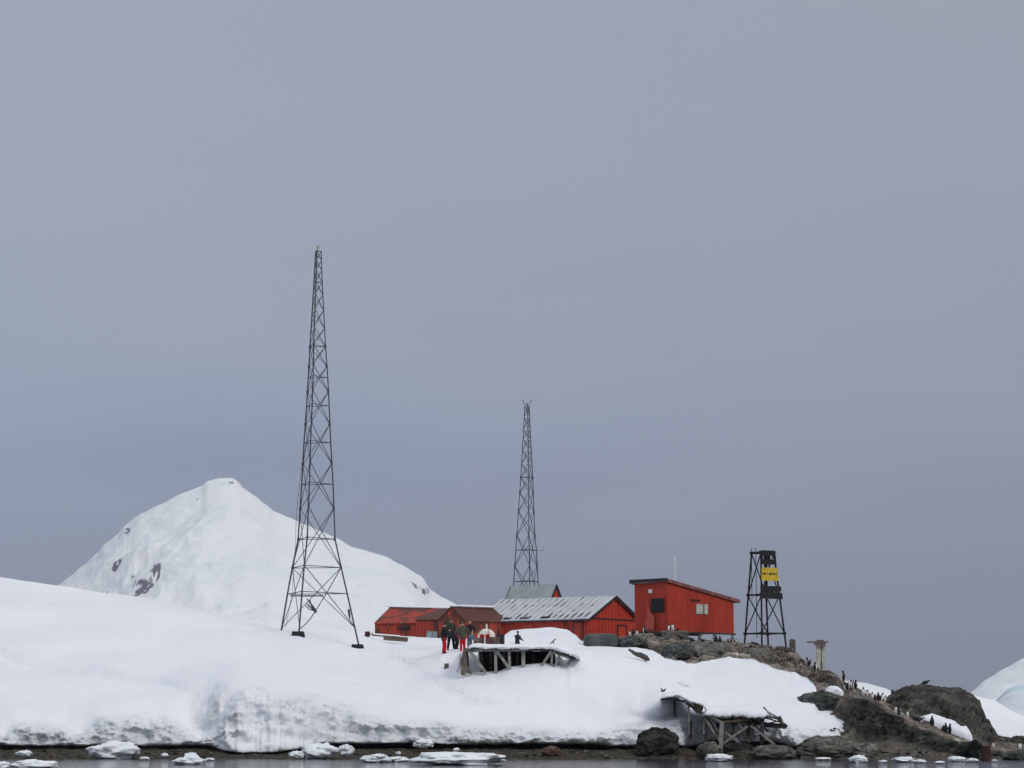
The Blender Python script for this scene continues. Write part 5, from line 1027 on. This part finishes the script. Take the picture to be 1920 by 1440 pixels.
def stance(lean=0, face=(1, 0, 0), arms='down', spread=.11, crouch=0, step=.05):
    f = Vector(face).normalized(); l = f.cross(Zv).normalized(); h = .90-crouch; pel = Vector((0, 0, h)); ch = pel+Vector((0, 0, .42*cos(lean)))+f*.42*sin(lean); nk = ch+Vector((0, 0, .16*cos(lean)))+f*.16*sin(lean); hd = nk+Vector((0, 0, .17))+f*(.03+.1*sin(lean))
    g = dict(pelvis=pel, chest=ch, neck=nk, head=hd, face=f)
    for s_, k in (('l', -1), ('r', 1)):
        sh = ch+l*k*.19+(nk-ch)*.45; g['sh'+s_] = sh; g['hp'+s_] = pel+l*k*.09-Zv*.04; g['an'+s_] = l*k*spread+f*step*k+Vector((0, 0, .085)); kn = (g['hp'+s_]+g['an'+s_])/2+f*(.03+crouch*.75); g['kn'+s_] = kn
        if arms == 'down': el = sh+l*k*.07-Zv*.28; ha = el+f*.08-Zv*.24
        elif arms == 'hold': el = sh+l*k*.05-Zv*.26+f*.06; ha = el+f*.20+Zv*.16-l*k*.14
        elif arms == 'hips': el = sh+l*k*.20-Zv*.22-f*.05; ha = el-l*k*.14-Zv*.20+f*.06
        elif arms == 'out': el = sh+l*k*.22-Zv*.14+f*.05; ha = el+l*k*.24+f*.05-Zv*.02
        elif arms == 'fwd': el = sh+f*.16-Zv*.20; ha = el+f*.22-Zv*.08
        g['el'+s_] = el; g['ha'+s_] = ha
    return g
def put(u, v): p = stand(u, v); return Vector((p.x, p.y, p.z-.03))
person('person in black jacket, bright red trousers and dark boots, standing leftmost', put(832.5, 1225.5), 0, stance(0, (1, .15, 0), 'hold', .05), 'cloth_black', 'cloth_red', 'boot_navy', hat='cloth_black')
person('person in dark green jacket and black trousers, turned away with a pale blue hood collar', put(845.5, 1218), 0, stance(.05, (.2, 1, 0), 'down', .17), 'cloth_green', 'cloth_black', 'cloth_black', hat='cloth_olive', pack='cloth_green', scale=1.03)
person('person in plum and black jacket bending forward in the middle of the group', put(855.5, 1217), 0, stance(.45, (.8, -.6, 0), 'fwd', .12, .06), 'cloth_plum', 'cloth_black', 'cloth_black', hat='cloth_black', scale=.93)
person('person in olive jacket and red trousers with elbows out', put(867.5, 1221.5), 0, stance(.12, (-.1, 1, 0), 'hips', .10), 'cloth_olive', 'cloth_red', 'cloth_red', hat='cloth_olive', scale=.97)
person('person in black top and red trousers standing behind the platform end', put(880.5, 1215), 0, stance(0, (.3, -1, 0), 'hips', .10), 'cloth_black', 'cloth_red', 'cloth_black', scale=.9)
person('person in blue grey jacket crouching low at the platform end', put(879.5, 1216.5), 0, stance(.3, (.9, -.4, 0), 'fwd', .10, .42), 'cloth_blue', 'cloth_blue', 'cloth_black', scale=.8)
person('person in navy jacket and dark cap sitting low behind the platform snow', put(970, 1207)-Vector((0, 0, .45)), 0, stance(.05, (.75, -1, 0), 'fwd', .12, .30), 'cloth_navy', 'cloth_black', 'cloth_black', hat='cloth_black', scale=.85)
# ------------------------------------------------------------------ penguins
def pen_proto(lean, bow, wing):
    b = MB(); Ax = Vector((sin(lean), 0, cos(lean))); pts = []; rad = [.055, .095, .118, .112, .085, .058, .046]; hs = [.02, .08, .18, .28, .37, .43, .47]
    c = Vector((-.16, 0, .10)) if lean > .8 else Vector((0, 0, .02)); 
    for h in hs: pts.append(c+Ax*h+Vector((bow*(h/.47)**2, 0, -bow*.5*(h/.47)**2)))
    b.tube(pts, rad, 12); b.ball(pts[0], .055, 6); hd = pts[-1]+Vector((bow*.4+.012, 0, .03)); b.ball(hd, (.056, .048, .05), 8)
    b.tube([hd+Vector((.04, 0, -.002)), hd+Vector((.10, 0, -.012))], [.018, .005], 6)
    for s_ in (-1, 1):
        sh = pts[4]+Vector((0, s_*.07, -.01)); b.tube([sh, sh+Vector((-.02, s_*(.05+wing), -.10)), sh+Vector((-.035, s_*(.055+wing*1.6), -.20))], [.026, .024, .010], 6)
        b.tube([Vector((.0, s_*.045, .05)), Vector((.03, s_*.05, .015)), Vector((.085, s_*.055, .008))], [.024, .022, .012], 6)
    b.tube([pts[0]+Vector((-.03, 0, .02)), pts[0]+Vector((-.10, 0, -.01))], [.03, .008], 6)
    ob = remesh(b, .009, 'body', [M['penguin_black'], M['penguin_white'], M['penguin_beak']], None, 1); me = ob.data
    for pl_ in me.polygons:
        c = pl_.center; hgt = c.dot(Ax); mid = Vector((0, 0, .02))+Ax*min(hgt, .46)+Vector((bow*min(1, max(0, hgt)/.47)**2, 0, -bow*.5*min(1, max(0, hgt)/.47)**2)); dx = (c-mid); r_ = dx.length or 1
        white = hgt < .41 and hgt > .035 and dx.x/r_ > .25 and abs(c.y) < .105
        if c.z < .03 and c.x > .02: pl_.material_index = 2
        elif (c-hd).x > .05 and hgt > .38: pl_.material_index = 2
        else: pl_.material_index = 1 if white else 0
    COL.objects.unlink(ob); return me
PM = [pen_proto(0, .0, .0), pen_proto(.12, .05, .03), pen_proto(1.15, .05, .02), pen_proto(.05, .02, .07)]
PL = [(1581, 1275.5, 1.12, 2.9, 0, 'tall penguin alone on the ridge crest, white chest to the left'), (1585.5, 1293.5, .75, 3.4, 1, 'small pale penguin at the left of the crest cluster'), (1590, 1293, .9, .3, 0, 'dark penguin second from left in the crest cluster'), (1596, 1290, .95, 3.9, 0, 'white fronted penguin in the middle of the crest cluster'), (1600, 1291, .9, 4.6, 0, 'white fronted penguin next to the black back'), (1604.5, 1292, 1.05, .4, 0, 'black backed penguin at the right of the crest cluster'),
      (1619, 1304.5, 1.0, 4.4, 3, 'broad white fronted penguin facing the sea below the crest'), (1627, 1306, .8, 4.0, 0, 'smaller white fronted penguin right of the broad one'), (1636, 1310, .75, 4.6, 0, 'small pale penguin in the saddle, leftmost there'), (1641, 1313.5, .75, .8, 0, 'dark penguin in the saddle'), (1647, 1313.5, .95, 1.6, 0, 'black backed penguin upright in the saddle'), (1652.5, 1314, .95, 5.6, 1, 'leaning penguin with white chest in the saddle'), (1658.5, 1316.5, .8, 5.4, 1, 'brownish small penguin at the foot of the dome rock'),
      (1673, 1300, .8, 1.2, 2, 'dark penguin lying on the left shoulder of the dome rock'), (1733, 1283, 1.0, .1, 2, 'black penguin bending on top of the dome rock'), (1513.5, 1250, 1.1, 3.4, 0, 'dark penguin left of the concrete pillar'), (1518, 1248, .8, .4, 1, 'smaller penguin behind the dark one left of the pillar'), (1528.5, 1258, 1.05, .1, 0, 'penguin at the foot of the concrete pillar'),
      (1681, 1339.5, 1.1, 3.6, 0, 'white chested penguin on the path, left of a pair'), (1685.5, 1340.5, 1.0, .6, 0, 'black penguin on the path, right of a pair'), (1703, 1346.5, 1.0, 3.7, 0, 'single white fronted penguin midway down the path'), (1718.5, 1351, .9, 3.3, 2, 'bending white penguin at the left end of the snow patch'), (1724, 1353, .8, .2, 2, 'bending dark penguin at the left end of the snow patch'), (1748, 1362, 1.15, .9, 0, 'dark penguin alone in front of the snow patch'),
      (1768, 1370.5, .7, 1.0, 1, 'small dark penguin left of two before the snow patch'), (1773.5, 1373, 1.05, 1.4, 0, 'dark penguin in the middle of three before the snow patch'), (1781.5, 1375.5, 1.1, .3, 0, 'penguin at the right of three before the snow patch'), (1863, 1402, .7, 4.2, 0, 'small penguin above the rusty drum'), (1912.5, 1406, .95, 4.6, 0, 'white fronted penguin near the right edge'),
      (1181, 1192.5, .75, 4.6, 3, 'pale penguin left of the red hut by the shed door'), (1187, 1191, .95, 1.4, 0, 'dark penguin between shed door and hut'), (1194.5, 1191, .75, 4.3, 0, 'white fronted penguin at the hut left corner'), (1208.5, 1184, 1.0, 3.0, 0, 'penguin standing below the white vent plate'), (1255, 1183.5, 1.0, 3.8, 0, 'penguin on the concrete block by the hut corner'), (1261.5, 1183.5, 1.1, 4.4, 3, 'taller penguin on the concrete block by the hut wall'), (1269, 1183.5, .6, .2, 2, 'crouching penguin on the concrete block'),
      (1278, 1197, .95, 3.4, 2, 'bending white penguin before the concrete block'), (1298, 1203, .9, 3.2, 2, 'penguin lying under the left end of the hut floor'), (1318, 1203.5, .7, 2.9, 2, 'penguin lying under the middle of the hut floor'), (1343, 1206, 1.0, 1.2, 0, 'dark penguin under the right end of the hut, left one'), (1350, 1206.5, .95, 2.0, 0, 'dark penguin under the right end of the hut, right one'), (1337, 1205.5, .7, 4.0, 1, 'small penguin beside the dark pair under the hut'),
      (1365, 1204, .5, 1, 0, 'tiny far penguin, first on the skyline right of the hut'), (1370.5, 1204, .5, 2, 0, 'tiny far penguin, second on the skyline right of the hut'), (1376, 1204, .55, 3, 0, 'tiny far penguin, third on the skyline right of the hut'), (1381.5, 1204.5, .5, 4, 0, 'tiny far penguin, fourth on the skyline right of the hut')]
for u, v, sc, rz, k, lab in PL:
    p = None
    for dv in (0, .7, 1.5, 2.5, 4, 6, 9):
        q = ray(u, v+dv, (T_ROCK, T_SNOW))
        if q is not None and q.y < 200: p = q; break
    if p is None: p = P(u, v, 150)
    if 1250 < u < 1272: p = P(u, v, 175.9)
    r = thing('penguin', p-Zv*.01, lab, 'penguin', 'penguins on the rocks', rz); sz = sc*.47/.52*(p.y/140)**.5; r.scale = (sz, sz, sz)
    o2 = bpy.data.objects.new('body', PM[k]); COL.objects.link(o2); o2.parent = r
# small dark bird on the snow
p = stand(1243, 1299); b = MB(); b.ball(p+Zv*.1, (.12, .05, .05), 6); b.tube([p+Vector((.08, 0, .12)), p+Vector((.15, 0, .15))], [.03, .015], 6); b.tube([p+Vector((-.02, 0, .12)), p+Vector((-.08, .02, .22)), p+Vector((-.12, .02, .3))], [.04, .03, .006], 6); b.tube([p+Vector((.02, 0, .12)), p+Vector((.12, -.02, .2)), p+Vector((.2, -.02, .22))], [.03, .025, .006], 6)
o2 = remesh(b, .012, 'seabird', [M['penguin_black']], None, 1); tag(o2, 'small dark bird with raised wings on the snow above the lower jetty', 'bird')

# ------------------------------------------------------------------ haze
hb = MB(); hb.hexa([(-9500, -400, -6), (9500, -400, -6), (9500, 6000, -6), (-9500, 6000, -6), (-9500, -400, 420), (9500, -400, 420), (9500, 6000, 420), (-9500, 6000, 420)])
hm = bpy.data.materials.new('haze'); hm.use_nodes = True; hn = hm.node_tree; hn.nodes.clear(); ho = N(hn, 'ShaderNodeOutputMaterial'); hv = N(hn, 'ShaderNodeVolumePrincipled')
hv.inputs['Color'].default_value = (.80, .86, .95, 1); hv.inputs['Density'].default_value = .00006; hv.inputs['Anisotropy'].default_value = 0
hn.links.new(hv.outputs[0], ho.inputs['Volume']); hz = hb.build('haze', hm); hz['kind'] = 'stuff'
